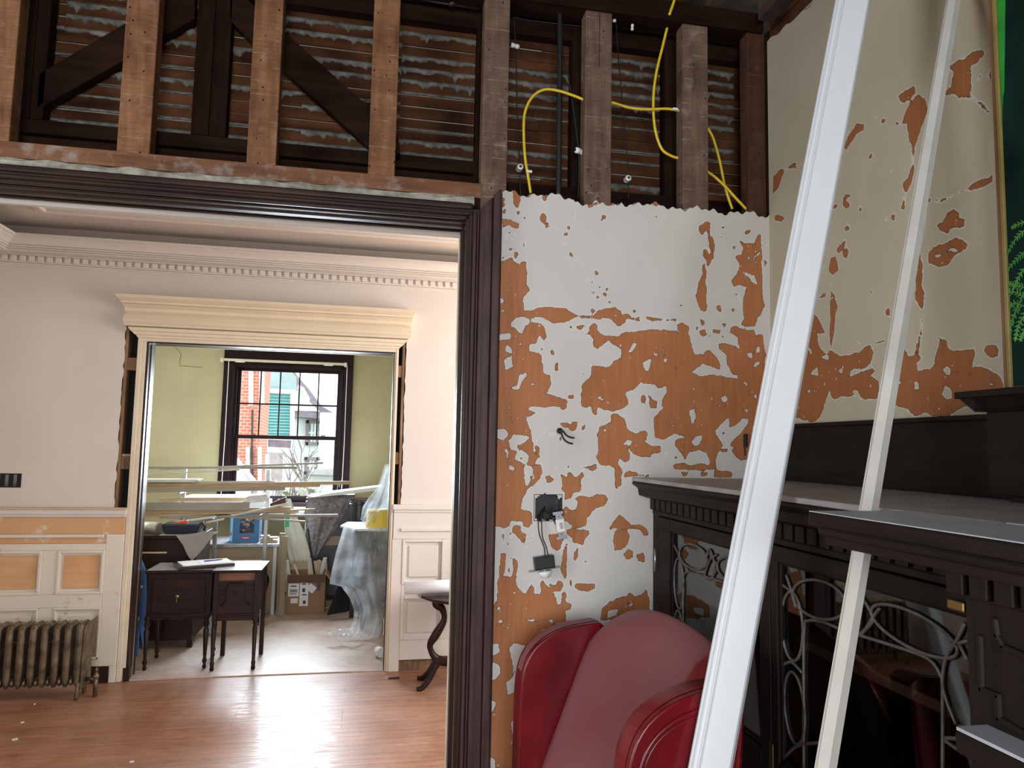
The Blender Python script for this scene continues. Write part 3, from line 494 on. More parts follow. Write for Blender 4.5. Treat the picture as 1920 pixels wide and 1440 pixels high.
# crack running down the middle grey stud
B('stud_crack', 'gap_dark', wf, aty(1124,60,SY).x-.001, aty(1124,60,SY).x+.001, SY-.0008, SY+.01, aty(1124,125,SY).z, PLATE0-.004)
BY = SY+.105
r1t, r1b, r2t, r2b = aty(140,230,BY).z, aty(140,256,BY).z, aty(140,261,BY).z, aty(140,284,BY).z
B('rail', 'old_timber_x', wf, -2.9, aty(900,200,BY).x, BY, BY+.03, r1b, r1t, bevel=.003)
B('rail', 'old_timber_x', wf, -2.9, aty(900,200,BY).x, BY+.004, BY+.03, r2b-.03, r2t, bevel=.003)
B('rail', 'old_timber_x', wf, aty(955,200,BY).x, XR-.01, BY-.01, BY+.03, r2b-.075, r2b-.030, bevel=.003)
B('rail', 'old_timber_x', wf, aty(955,200,BY).x, XR-.01, BY+.0, BY+.03, r2b-.02, r2b+.03, bevel=.003)
for xl, xr, ym in ((365,398,120),(399,430,120),(40,62,120),(63,88,120),(893,907,180),(1072,1094,190),(1246,1262,200),(1263,1284,200)):
    vstud('inner_stud', 'old_timber_z', xl, xr, ym, BY+(0 if xl < 800 else .0015), .045, r1t+.0005 if xl < 800 else r2b+.0305, PLATE0, .002)
def diag(pts):
    MB().prism([aty(x, y, BY) for x, y in pts], (0, .035, 0)).build('diagonal_brace', 'old_timber_x', wf, bevel=.003)
diag([(67,206),(73,137),(233,44),(365,-32),(365,34),(230,114)])
diag([(430,-32),(556,79),(693,201),(745,247),(752,300),(735,308),(690,274),(530,131),(430,36)])
LY = BY+.050
z = r1b-.06; rows = 0; LT = aty(568,23,LY).z
while z < LT-.02:
    xs = [-2.9, random.uniform(-1.9,-1.5), random.uniform(-.75,-.35), random.uniform(.25,.55), XR-.005]
    for a, b in zip(xs, xs[1:]):
        mb = MB().box(a+.0006, b-.0006, LY+random.uniform(0, .003), LY+.008, z+random.uniform(-.002,.002), z+.0385+random.uniform(-.003,.001))
        mb.build('lath', 'lath_wood', wf)
    # plaster squeezed through the gap below this lath, hanging in ragged tongues
    for a, b in ((-1.55,-.98),(-.98,-.60),(-.60,-.26),(-.26,.06),(.06,.34),(.42,.69),(.76,1.02),(1.05,1.28)):
        if random.random() < .25: continue
        full = random.random() < .35 or z > LT-.2
        n = max(6, int((b-a)/.009)); rings = []; ph = random.uniform(0, 9)
        for i in range(n+1):
            x = a + (b-a)*i/n
            hgt = (.005+.007*abs(sin(x*23+ph))+random.uniform(0,.008)) if full else (.002+.003*random.random())
            out = (.006+.005*random.random()) if full else .0015
            if full and random.random() < .10: hgt *= 1.8
            zt = z+.0015; rings.append([(x, LY+.006, zt+.003), (x, LY-out*.3, zt+.004), (x, LY-out, zt-hgt*.5), (x, LY-.0015, zt-hgt), (x, LY+.006, zt-hgt*.9)])
        o = MB().loft(rings).build('plaster_key', 'key_plaster', wf, smooth=True)
    z += .0425; rows += 1
B('upper_beam', 'old_timber_x', wf, -2.9, XR-.005, BY+.01, LY+.006, LT, PLATE0+.07)
B('plaster_coat', 'mortar_behind', wf, -2.9, HALL_R, LY+.008, Y1+.22, HEAD+.005, 3.10)
B('hall_plaster', 'hall_wall_paint', wf, -2.9, HALL_R, Y1+.2205, Y1+.235, HEAD+.002, CEIL)
B('hall_plaster', 'hall_wall_paint', wf, .31, HALL_R, Y1+.10, Y1+.235, 0, HEAD+.001)
B('wall_end', 'old_timber_z', wf, XR+.002, HALL_R, Y1, Y1+.10, 0, PLATE0)
# ------------------------------------------------------------------ cased opening (dark oak)
t1 = sempty('trim_1', (.29, Y1, 0), 'dark oak casing of the wide opening, its head casing taken off')
XJ = .292
YB = Y1+.232
def strip(name, m, x0, x1, y0, y1, z0, z1, b=.003): return B(name, m, t1, x0, x1, y0, y1, z0, z1, bevel=b)
# right jamb and its stepped mouldings
strip('jamb', 'dark_oak_z', XJ, XJ+.02, Y1-.005, YB, 0, HEAD+.01)
for k, (a, b, d) in enumerate(((-.002,.014,.010),(.018,.034,.018),(.085,.12,.012),(.12,.155,.022),(.20,.212,.012))):
    strip('jamb_moulding', 'dark_oak_z', XJ-d, XJ+.001, Y1+a, Y1+b, 0, HEAD-d+.002, .004)
strip('jamb_edge_strip', 'entablature_cream', XJ-.016, XJ+.0, YB-.012, YB+.012, 0, HEAD-.01, .002)
strip('head_jamb', 'dark_oak_x', -2.9, XJ+.001, Y1-.003, YB, HEAD, HEAD+.02)
for a, b, d in ((-.002,.014,.010),(.018,.034,.018),(.085,.12,.008),(.12,.155,.012),(.20,.212,.006)):
    strip('head_moulding', 'dark_oak_x', -2.9, XJ-d+.002, Y1+a, Y1+b, HEAD-d, HEAD+.001, .004)
strip('head_lip', 'dark_oak_x', -2.9, XJ-.002, Y1-.018, Y1-.002, HEAD+.004, HEAD+.024, .006)
strip('head_edge_strip', 'ceiling_paint', -2.9, XJ, YB-.006, YB+.012, HEAD-.016, HEAD-.001, .002)
# right casing, mitred top
xo = aty(941,352,Y1-.03).x; zt0, zt1 = aty(886,402,Y1-.03).z, aty(941,352,Y1-.03).z
def mitred(name, x0, x1, y0, y1, bev=.003):
    f = lambda x: zt0 + (zt1-zt0)*(x-XJ)/(xo-XJ)
    MB().prism([(x0,y0,0),(x1,y0,0),(x1,y0,f(x1)),(x0,y0,f(x0))], (0,y1-y0,0)).build(name, 'casing_oak', t1, bevel=bev)
mitred('casing_board', XJ+.020, xo-.026, Y1-.024, Y1-.001)
mitred('casing_bead', XJ+.000, XJ+.009, Y1-.030, Y1-.001, .004)
mitred('casing_bead', XJ+.011, XJ+.019, Y1-.020, Y1-.001, .003)
mitred('casing_bead', XJ+.030, XJ+.034, Y1-.026, Y1-.020, .001)
mitred('casing_backband', xo-.025, xo, Y1-.036, Y1-.001, .005)
mitred('casing_bead', xo-.034, xo-.029, Y1-.027, Y1-.02, .001)
# ------------------------------------------------------------------ right wall with peeling cream paint
q1_, q2_ = atx(1441,76,XR), atx(1530,2,XR)       # fallen plaster at the top corner
def top_r(u): return min(3.12, q1_.z + (q2_.z-q1_.z)*(u-q1_.y)/(q2_.y-q1_.y) + .005*sin(70*u))
wr = grid_wall('wall_right', 'peeling_cream', np.arange(.55, Y1+.004, .0065), np.arange(1.40, 3.13, .0065), lambda u, z: (XR, u, z), lambda u, z: True,
    [[w4(p) for p in q] for q in BROWN2], [[w4(p) for p in q] for q in WHITE2], top=top_r)
struct(wr, 'right-hand wall with peeling cream paint')
B('plaster_body', 'crust_plaster', wr, XR+.008, XR+.03, -2.6, Y1, 0, 2.98)
B('plaster_lower', 'crust_plaster', wr, XR+.0005, XR+.008, -2.6, Y1, 0, 1.41)
B('plaster_behind_camera', 'mortar_behind', wr, XR+.0005, XR+.008, -2.6, .55, 1.41, 3.12)
for k in range(4): B('corner_lath', 'lath_wood', wr, XR+.009, XR+.016, 1.5, Y1, 2.985+k*.044, 3.023+k*.044)
B('wall_core', 'joist_dark', wr, XR+.031, XR+.14, -2.6, Y1-.002, 0, 3.12)
# ------------------------------------------------------------------ near room shell behind the camera, with its window openings
wb = struct(MB().box(-3.0,-1.3,-2.72,-2.6,0,3.12).box(.6,XR+.1,-2.72,-2.6,0,3.12).box(-1.3,.6,-2.72,-2.6,0,.85).box(-1.3,.6,-2.72,-2.6,2.4,3.12).build('wall_rear', 'peeling_rear' if 'peeling_rear' in M else 'hall_wall_paint'), 'rear wall of the near room with a wide window opening')
wl = struct(MB().box(-3.12,-3.0,-2.6,-.1,0,3.12).box(-3.12,-3.0,1.3,Y1+.1,0,3.12).box(-3.12,-3.0,-.1,1.3,0,.85).box(-3.12,-3.0,-.1,1.3,2.4,3.12).build('wall_left', 'hall_wall_paint'), 'left wall of the near room with a window opening')
B('storey_above', 'joist_dark', wf, -3.1, 2.6, Y1-.02, Y2+.3, 3.42, 3.5)
ce = sempty('ceiling', (0, 0, 3.12), 'stripped near-room ceiling with bare dark joists')
x = -2.9
while x < XR:
    B('joist', 'joist_dark', ce, x, x+.05, -2.6, Y1+.16, PLATE0+.0705, PLATE0+.27); x += .40
B('floor_above', 'joist_dark', ce, -3.1, 2.6, -2.7, Y2+.3, PLATE0+.275, PLATE0+.30)
B('joist', 'lath_wood', ce, .96, 1.01, 1.5, Y1+.10, PLATE0+.0705, PLATE0+.25); B('joist', 'joist_dark', ce, XR-.045, XR+.02, -2.6, Y1-.02, PLATE0+.02, PLATE0+.25)
# ------------------------------------------------------------------ left side of the opening (out of frame)
B('opening_pier', 'hall_wall_paint', wf, -3.0, -1.80, Y1, Y1+.235, 0, HEAD+.002)
strip('left_jamb', 'dark_oak_z', -1.80, -1.785, Y1-.003, YB, 0, HEAD); strip('left_casing', 'dark_oak_z', -1.90, -1.785, Y1-.026, Y1-.001, 0, HEAD+.1)
# ------------------------------------------------------------------ hall: far wall with a stripped doorway
DL, DR, DT = -1.482, .140, 2.205             # clear opening of the inner doorway
GL0, GL1 = -1.630, -1.552                    # dark gap left where the casing was pulled off (left)
GR0, GR1 = .178, .226
wm = sempty('wall_middle', (0, Y2, 0), 'pale pink hall wall around the inner doorway')
def jag(x, z0, z1, n, s): return [(x+random.uniform(-s, s), z0+(z1-z0)*i/n) for i in range(n+1)]
zc = 1.11
el, er = jag(GL0-.006, zc, 2.36, 40, .006), jag(GR1+.004, zc, 2.36, 40, .005)
def slab(name, m, poly, y0, y1, par): return MB().prism([(x, y0, z) for x, z in poly], (0, y1-y0, 0)).build(name, m, par)
slab('plaster_field', 'hall_wall_paint', [(HALL_L, zc)] + el + er[::-1] + [(HALL_R, zc), (HALL_R, CEIL), (HALL_L, CEIL)], Y2, Y2+.018, wm)
B('cavity_back', 'gap_dark', wm, GL0-.12, DL-.06, Y2+.115, Y2+.125, 0, 2.4); B('cavity_back', 'gap_dark', wm, DR+.03, GR1+.12, Y2+.115, Y2+.125, 0, 2.4)
B('cavity_head', 'gap_dark', wm, GL0-.1, GR1+.1, Y2+.02, Y2+.12, DT+.07, 2.45)
for a, b in ((GL0-.004, GL0+.014), (GR1-.020, GR1-.002)):
    B('rough_stud', 'gap_wood', wm, a, b, Y2+.004, Y2+.10, zc, 2.36, bevel=.002)
for x0, x1, zz in ((GL0+.014, GL1, 2.02), (GL0+.014, GL1, 1.36), (GR0, GR1-.02, 2.04), (GR0, GR1-.02, 1.42)):
    B('blocking', 'gap_wood', wm, x0, x1, Y2+.012, Y2+.09, zz, zz+.085, bevel=.003)
B('mortar_lump', 'crust_plaster', wm, GL0+.016, GL1-.004, Y2+.010, Y2+.06, 1.445, 1.462, bevel=.006)
# back-room side of this wall
for a, b, z0, z1 in ((HALL_L-.3, DL-.012, 0, CEIL), (DR+.012, 2.0, 0, CEIL), (DL-.012, DR+.012, DT, CEIL)):
    B('olive_side', 'olive_wall', wm, a, b, Y2+.13, Y2+.15, z0, z1)
# ---- inner doorway: cream frame, dark inner jamb, entablature
t2 = sempty('trim_2', ((DL+DR)/2, Y2, 0), 'cream doorway frame with a tall moulded entablature')
def st2(name, m, *a, b=.003): return B(name, m, t2, *a, bevel=b)
st2('door_post', 'cream_wood_z', GL1, GL1+.028, Y2-.016, Y2+.03, 0, DT+.06); st2('door_post', 'cream_wood_z', GL1+.028, DL-.018, Y2-.004, Y2+.03, 0, DT+.05)
st2('door_post', 'cream_wood_z', GR0-.018, GR0, Y2-.016, Y2+.03, 0, DT+.06); st2('door_post', 'cream_wood_z', DR+.010, GR0-.018, Y2-.004, Y2+.03, 0, DT+.05)
st2('inner_jamb', 'dark_oak_z', DL-.030, DL-.004, Y2+.0, Y2+.155, 0, DT+.03); st2('jamb_stop', 'dark_oak_z', DL-.005, DL+.001, Y2+.05, Y2+.075, 0, DT)
st2('jamb_track', 'steel', DL-.005, DL-.001, Y2+.085, Y2+.095, 0, DT)
st2('inner_jamb', 'dark_oak_z', DR+.004, DR+.022, Y2+.0, Y2+.155, 0, DT+.03); st2('inner_head', 'dark_oak_x', DL-.03, DR+.02, Y2+.0, Y2+.155, DT+.004, DT+.03)
st2('plinth', 'dark_oak_z', DL-.034, DL+.008, Y2-.006, Y2+.03, 0, .085)
st2('head_rail', 'cream_wood_x', GL1, GR0, Y2-.014, Y2+.03, DT+.012, DT+.06)
def ent(name, prof):    # rings of (z, depth, left x, right x) stacked upward
    rings = [[(l, Y2-d, z), (r, Y2-d, z), (r, Y2, z), (l, Y2, z)] for z, d, l, r in prof]
    return MB().loft(rings).build(name, 'entablature_cream', t2)
eL, eR = -1.640, .268
ent('head_casing', [(DT+.035,.030,-1.552,.176),(DT+.050,.030,-1.562,.188),(DT+.052,.046,-1.566,.192),(DT+.072,.046,-1.588,.212),(DT+.075,.062,-1.590,.215),(DT+.098,.062,-1.606,.234)])
ent('head_band', [(DT+.102,.052,-1.610,.240),(DT+.107,.080,-1.620,.244),(DT+.118,.084,-1.628,.252)])
ent('frieze', [(DT+.120,.070,-1.632,.256),(DT+.150,.066,-1.640,.262),(DT+.180,.056,-1.636,.256),(DT+.200,.044,-1.622,.246)])
ent('cove', [(DT+.201,.030,-1.640,.262),(DT+.230,.040,-1.642,.264),(DT+.252,.080,-1.644,.266)])
ent('cap_moulding', [(DT+.253,.096,-1.646,.268),(DT+.266,.100,-1.650,.272),(DT+.269,.110,-1.652,.274),(DT+.284,.134,-1.664,.286),(DT+.292,.140,-1.670,.292),(DT+.303,.140,-1.670,.292)])
# ---- hall ceiling, cornice with dentils, ceiling panel moulding
ch = struct(MB().box(HALL_L, HALL_R, Y1+.236, Y2, CEIL, CEIL+.02).build('ceiling_hall', 'ceiling_paint', at=(0, 3.8, CEIL)), 'hall ceiling with an applied panel moulding')
def frame_strip(o0, o1, z0, z1, name):
    x0, x1, y0, y1 = HALL_L+o0, HALL_R-o0, Y1+.236+o0, Y2-o0; w = o1-o0
    def bar(p, q, r, s): MB().prism([(*p, z0), (*q, z0), (*r, z0), (*s, z0)], (0, 0, z1-z0)).build(name, 'cornice_paint', ch, bevel=.003)
    bar((x0,y1),(x1,y1),(x1-w,y1-w),(x0+w,y1-w)); bar((x0,y0),(x0,y1),(x0+w,y1-w),(x0+w,y0+w)); bar((x1,y1),(x1,y0),(x1-w,y0+w),(x1-w,y1-w)); bar((x1,y0),(x0,y0),(x0+w,y0+w),(x1-w,y0+w))
frame_strip(.40, .45, CEIL-.014, CEIL-.0005, 'panel_moulding'); frame_strip(.45, .475, CEIL-.034, CEIL-.0005, 'panel_moulding'); frame_strip(.475, .51, CEIL-.018, CEIL-.0005, 'panel_moulding')
t3 = sempty('trim_3', (0, Y2, 2.68), 'white hall cornice with a row of dentils')
PROF = [(0,2.678),(.008,2.678),(.008,2.686),(.020,2.688),(.020,2.697),(.014,2.699),(.026,2.703),(.026,2.744),(.034,2.746),(.034,2.756),(.108,2.760),(.108,2.768),(.102,2.770),(.116,2.772),(.116,2.780),(.110,2.782),(.124,2.784),(.124,2.793),(.118,2.795),(.128,2.799),(.140,2.812),(.158,2.824),(.170,2.829),(.170,2.836),(.186,2.838),(.186,2.856),(0,2.862)]
def cornice(pts):   # pts: the wall line; inward offset by mitre
    rings = []
    for d, z in PROF: rings.append([(HALL_L+d, Y1+.236, z), (HALL_L+d, Y2-d, z), (HALL_R-d, Y2-d, z), (HALL_R-d, Y1+.236, z)])
    mb = MB(); mb.loft(rings, cap=False, closed=False); return mb
cornice(None).build('cornice_moulding', 'cornice_paint', t3)
x = HALL_L+.07
dm = None
while x < 1.1:
    if dm is None:
        dm = MB().box(-.017, .017, -.046, -.024, 2.708, 2.742).build('dentil', 'cornice_paint', None, at=(0, 0, 0), bevel=.002); o = dm
    else:
        o = dm.copy(); COL.objects.link(o)
    o.parent = t3; o.location = Vector((x, Y2, 0)) - worldloc(t3); x += .0535
yy = Y2-.10
while yy > 3.2:
    o = dm.copy(); COL.objects.link(o); o.parent = t3; o.location = Vector((HALL_L, yy, 0)) - worldloc(t3); o.rotation_euler.z = radians(90); yy -= .0535
# ---- side walls of the hall
struct(MB().box(HALL_L-.12, HALL_L, Y1+.236, Y2, 0, CEIL).build('wall_hall_left', 'hall_wall_paint'), 'left wall of the hall')
struct(MB().box(HALL_R, HALL_R+.12, Y1+.236, 2.9, 0, CEIL).box(HALL_R, HALL_R+.12, 4.6, Y2, 0, CEIL).box(HALL_R, HALL_R+.12, 2.9, 4.6, 0, .95).box(HALL_R, HALL_R+.12, 2.9, 4.6, 2.55, CEIL).build('wall_hall_right', 'hall_wall_paint'), 'right wall of the hall with a window opening')
sh = MB(); q = aty(0,676,4.95)
MB().prism([(HALL_L, q.y, q.z-.07), (HALL_L+.05, q.y, q.z-.055), (HALL_L+.145, q.y, q.z-.012), (HALL_L+.155, q.y, q.z), (HALL_L, q.y, q.z)], (0, -.9, 0)).build('wall_shelf', 'white_gloss', None, bevel=.003)
tag(bpy.data.objects['wall_shelf'], 'white painted shelf on the hall left wall, tip at left picture edge', 'shelf')
# ---- wainscot
WY = Y2-.022
t4 = sempty('trim_4', (-2.0, Y2, 0), 'half-stripped panelled wainscot left of the inner doorway')
def wp(name, m, x0, x1, z0, z1, y0=WY, y1=Y2, b=.003, par=t4): return B(name, m, par, x0, x1, y0, y1, z0, z1, bevel=b)
wxr = GL1-.002
wp('backboard', 'worn_wainscot', HALL_L, wxr, .0, 1.06, Y2-.006, Y2)
wp('chair_rail', 'hall_trim_paint', HALL_L, GL1+.004, 1.068, 1.100, WY-.018, Y2); wp('chair_rail_cap', 'strip_wood_x', HALL_L, GL1+.008, 1.100, 1.112, WY-.030, Y2)
wp('chair_rail_bead', 'hall_trim_paint', HALL_L, GL1, 1.050, 1.068, WY-.006, Y2)
wp('sanded_board', 'sanded_band', HALL_L, GL1-.001, .940, 1.050, WY+.006, Y2)
wp('ledge_moulding', 'hall_trim_paint', HALL_L, -1.675, .920, .940, WY-.014, Y2); wp('sanded_board', 'sanded_band', HALL_L, -1.6625, .880, .9195, WY+.004, Y2)
wp('rail', 'worn_wainscot', HALL_L, -1.6625, .838, .8795); wp('stile', 'worn_wainscot', -1.662, wxr, .104, .9395); wp('stile', 'worn_wainscot', -1.5945, wxr, .0, .1035)
wp('rail', 'worn_wainscot', HALL_L, -1.662, .478, .560)
for c0, c1 in ((-2.310,-2.030), (-1.940,-1.662)):
    for z0, z1 in ((.560,.838),):
        wp('panel_moulding', 'worn_wainscot', c0, c0+.018, z0, z1, WY-.006, Y2); wp('panel_moulding', 'worn_wainscot', c1-.018, c1, z0, z1, WY-.006, Y2)
        wp('panel_moulding', 'worn_wainscot', c0+.018, c1-.018, z1-.018, z1, WY-.006, Y2); wp('panel_moulding', 'worn_wainscot', c0+.018, c1-.018, z0, z0+.018, WY-.006, Y2)
        wp('panel', 'stripped_panel', c0+.032, c1-.032, z0+.034, z1-.034, Y2-.013, Y2)
    wp('panel_moulding', 'worn_wainscot', c0, c0+.014, .15, .478, WY-.004, Y2); wp('panel_moulding', 'worn_wainscot', c1-.014, c1, .15, .478, WY-.004, Y2)
    wp('panel_moulding', 'worn_wainscot', c0, c1, .464, .478, WY-.008, Y2); wp('panel_moulding', 'worn_wainscot', c0, c1, .15, .164, WY-.004, Y2)
    wp('panel', 'worn_wainscot', c0+.04, c1-.04, .19, .425, Y2-.016, Y2)
wp('stile', 'worn_wainscot', -2.03, -1.94, .1505, .4775, WY+.001); wp('stile', 'worn_wainscot', -2.03, -1.94, .5605, .8375, WY+.001); wp('stile', 'worn_wainscot', HALL_L, -2.31, .1505, .4775, WY+.001); wp('stile', 'worn_wainscot', HALL_L, -2.31, .5605, .8375, WY+.001)
wp('rail', 'worn_wainscot', HALL_L, -1.662, .105, .15); wp('rail', 'worn_wainscot', HALL_L, -1.74, .0, .105, Y2-.012)
wp('bare_board', 'dark_oak_x', -1.735, -1.595, .0, .103, WY-.002, WY+.004)
B('wall_hole', 'gap_dark', wm, -2.40, -2.195, Y2-.002, Y2+.01, 1.235, 1.325)
for k in range(4): B('hole_lath', 'key_plaster', wm, -2.385+k*.048, -2.365+k*.048, Y2-.006, Y2+.006, 1.242, 1.318, bevel=.004)
t5 = sempty('trim_5', (1.2, Y2, 0), 'white panelled wainscot right of the inner doorway')
rx = GR0+.002; W5 = dict(par=t5)
wp('backboard', 'hall_trim_paint', rx, HALL_R, .075, 1.10, Y2-.006, Y2, **W5)
wp('chair_rail', 'hall_trim_paint', rx-.006, HALL_R, 1.105, 1.140, WY-.02, Y2, **W5); wp('chair_rail_bead', 'hall_trim_paint', rx, HALL_R, 1.085, 1.105, WY-.008, Y2, **W5)
wp('ledge_moulding', 'hall_trim_paint', rx+.055, HALL_R, .955, .975, WY-.014, Y2, **W5)
wp('rail', 'hall_trim_paint', rx, HALL_R, .9005, 1.0845, **W5); wp('rail', 'hall_trim_paint', rx+.0685, HALL_R, .5105, .5895, **W5); wp('rail', 'hall_trim_paint', rx+.0685, HALL_R, .076, .2095, **W5)
wp('stile', 'hall_trim_paint', rx-.004, rx+.068, .0, .90, **W5)
for c0, c1 in ((.248,.545), (.63,.93), (1.02,1.32)):
    wp('stile', 'hall_trim_paint', c1, c1+.085, .21, .51, WY+.001, **W5); wp('stile', 'hall_trim_paint', c1, c1+.085, .59, .90, WY+.001, **W5)
    for z0, z1 in ((.59,.90), (.21,.51)):
        for a in ((c0, c0+.02, z0, z1), (c1-.02, c1, z0, z1), (c0+.02, c1-.02, z0, z0+.02), (c0+.02, c1-.02, z1-.02, z1)): wp('panel_moulding', 'hall_trim_paint', *a, WY-.006, Y2, **W5)
        wp('panel', 'hall_trim_paint', c0+.045, c1-.045, z0+.045, z1-.045, Y2-.017, Y2, .006, t5)
wp('toe_recess', 'gap_wood', rx+.066, HALL_R, 0, .075, Y2-.003, Y2+.004, 0, t5)
# ------------------------------------------------------------------ radiator
ry = 4.94
rad = thing('radiator', 'bronze cast-iron radiator against the panelled hall wall', 'radiator', (-2.0, ry, 0))
rx1 = -1.675
for i in range(9):
    x = rx1 - i*.0635
    s = MB()
    for yy in (ry-.058, ry+.058):
        s.tube([(x, yy, .075), (x, yy, .10), (x, yy, .16), (x, yy, .36), (x, yy, .415), (x, yy+(.012 if yy < ry else -.012), .440)], [.010, .019, .023, .023, .021, .010], 10)
    s.loft([[(x-.020,ry-.06,z_), (x+.020,ry-.06,z_), (x+.020,ry+.06,z_), (x-.020,ry+.06,z_)] for z_ in (.402,.425)] + [[(x-.010,ry-.045,.443),(x+.010,ry-.045,.443),(x+.010,ry+.045,.443),(x-.010,ry+.045,.443)]])
    s.box(x-.014, x+.014, ry-.06, ry+.06, .085, .125).box(x-.005, x+.005, ry-.055, ry+.055, .12, .41)
    sec = s.build('section', 'radiator_bronze', rad, smooth=False, bevel=.004)
    k = MB().lathe([(.006,0),(.009,.006),(.011,.014),(.007,.022),(.001,.026)], (x, ry-.052, .436), 8).build('boss', 'radiator_bronze', sec, smooth=True)
    for z_ in (.13, .34): MB().tube([(x-.034, ry-.05, z_), (x+.034, ry-.05, z_)], .0035, 6).build('tie_rod', 'radiator_bronze', rad)
    MB().lathe([(.020,-.008),(.024,0),(.020,.008)], (x-.0318, ry-.055, .105), 10, (1,0,0)).build('hub', 'radiator_bronze', rad, smooth=True)
MB().loft([[(rx1+.024,ry-.078,.06),(rx1+.034,ry-.078,.06),(rx1+.034,ry+.07,.06),(rx1+.024,ry+.07,.06)],[(rx1+.020,ry-.075,.20),(rx1+.032,ry-.075,.20),(rx1+.032,ry+.07,.20),(rx1+.020,ry+.07,.20)],[(rx1+.02,ry-.07,.40),(rx1+.036,ry-.07,.40),(rx1+.036,ry+.075,.40),(rx1+.02,ry+.075,.40)],[(rx1+.02,ry-.055,.43),(rx1+.045,ry-.045,.455),(rx1+.05,ry+.085,.46),(rx1+.02,ry+.07,.43)]]).build('end_cap', 'radiator_bronze', rad, bevel=.006)
for x in (rx1+.012, rx1-.5):
    for yy in (ry-.062, ry+.06): MB().tube([(x, yy, .10), (x-.004, yy-.004, .05), (x-.006, yy-.008, .014), (x-.006, yy-.008, .0)], [.018, .011, .013, .009], 8).build('foot', 'radiator_bronze', rad, smooth=True)
v_ = MB().tube([(rx1+.03, ry-.02, .105), (rx1+.10, ry-.02, .105)], .012, 8).build('valve', 'radiator_bronze', rad, smooth=True)
MB().tube([(rx1+.092, ry-.02, 0), (rx1+.092, ry-.02, .13)], .013, 8).build('supply_pipe', 'radiator_bronze', rad, smooth=True)
MB().lathe([(.010,0),(.018,.01),(.018,.03),(.009,.035),(.009,.05),(.013,.055),(.004,.075)], (rx1+.092, ry-.02, .10), 10).build('valve_stem', 'radiator_bronze', v_, smooth=True)
# ------------------------------------------------------------------ pedestal table and roll in the hall
px_, py_ = .66, 4.78
pt = thing('pedestal_table', 'small mahogany pedestal table by the hall wainscot', 'table', (px_, py_, 0))
MB().lathe([(.300,0),(.325,.010),(.330,.014),(.326,.022)], (px_, py_, .585), 28).build('tabletop', 'mahogany_x', pt, bevel=.003)
for s in (-1, 1):
    path = catmull([(px_+s*.15,py_,.580),(px_+s*.205,py_,.545),(px_+s*.16,py_,.50),(px_+s*.15,py_,.43),(px_+s*.20,py_,.34),(px_+s*.235,py_,.27),(px_+s*.19,py_,.19),(px_+s*.10,py_,.165)], 6)
    MB().tube(path, [.016+.008*sin(i*.2)**2 for i in range(len(path))], 8, 1.3).build('lyre_arm', 'mahogany_z', pt, smooth=True)
B('stretcher', 'mahogany_x', pt, px_-.21, px_+.21, py_-.03, py_+.03, .165, .20, bevel=.006)
for dx, dy in ((-.26,-.02), (-.22,.20), (.26,-.02), (.22,.20)):
    sx = -.17 if dx < 0 else .17
    path = catmull([(px_+sx,py_+dy*.1,.185),(px_+sx+dx*.12,py_+dy*.3,.14),(px_+sx+dx*.25,py_+dy*.6,.07),(px_+sx+dx*.42,py_+dy*.9,.018),(px_+sx+dx*.55,py_+dy*1.0,.012)], 6)
    MB().tube(path, [.022-.010*i/len(path) for i in range(len(path))], 8, 1.3).build('leg', 'mahogany_z', pt, smooth=True)
r0, r1 = Vector((.245, 4.70, .6545)), Vector((.80, 4.72, .660)); dr = (r1-r0).normalized()
pr_ = thing('paper_roll', 'white rolled drawing sheet lying on the pedestal table', 'paper roll', (.5, 4.71, .61))
ax_ = Vector((0,1,0)); ay_ = dr.cross(ax_).normalized(); rings = []
sp = [(.045-.0012*i/3.0, i*2*pi/16) for i in range(0, 52)]
def spir(c, dd): return [c + (ax_*cos(a) + ay_*sin(a))*(r-dd) for r, a in sp]
mb = MB(); n = len(sp); a0, a1 = spir(r0, 0), spir(r1, 0); mb.add(a0+a1, [(i, i+1, n+i+1, n+i) for i in range(n-1)])
o = mb.build('sheet', 'paper_white', pr_, smooth=True); md = o.modifiers.new('thick', 'SOLIDIFY'); md.thickness = .0008
tag(B('wood_scrap', 'mahogany_x', None, .175, .25, 5.02, 5.05, 0, .006, bevel=.002), 'flat dark wood offcut on the hall floor by the doorway', 'wood scrap')
# wall lamp, hidden behind the near partition, that warms the right end of the hall
lp = thing('wall_sconce', 'brass wall sconce with a cream shade right of the doorway', 'lamp', (1.15, 5.05, 2.05))
MB().lathe([(.05,0),(.05,.02),(.02,.03)], (1.15, 5.2, 2.05), 12, (0,-1,0)).build('backplate', 'brass', lp, smooth=True)
MB().tube([(1.15,5.19,2.05),(1.15,5.09,2.02),(1.15,5.05,2.07)], .008, 8).build('arm', 'brass', lp, smooth=True)
shd = MB(); shd.loft([[(1.15+r*cos(a), 5.05+r*sin(a), z_) for a in [i*2*pi/16 for i in range(16)]] for r, z_ in ((.07,2.08),(.05,2.20))], cap=False); shd.build('shade', 'lamp_shade_warm', lp, smooth=True)
ld = bpy.data.lights.new('sconce_bulb', 'POINT'); ld.energy = 13; ld.color = (1.0, .62, .33); ld.shadow_soft_size = .05
lo = bpy.data.objects.new('sconce_bulb', ld); COL.objects.link(lo); lo.parent = lp; lo.location = (0, 0, .18)
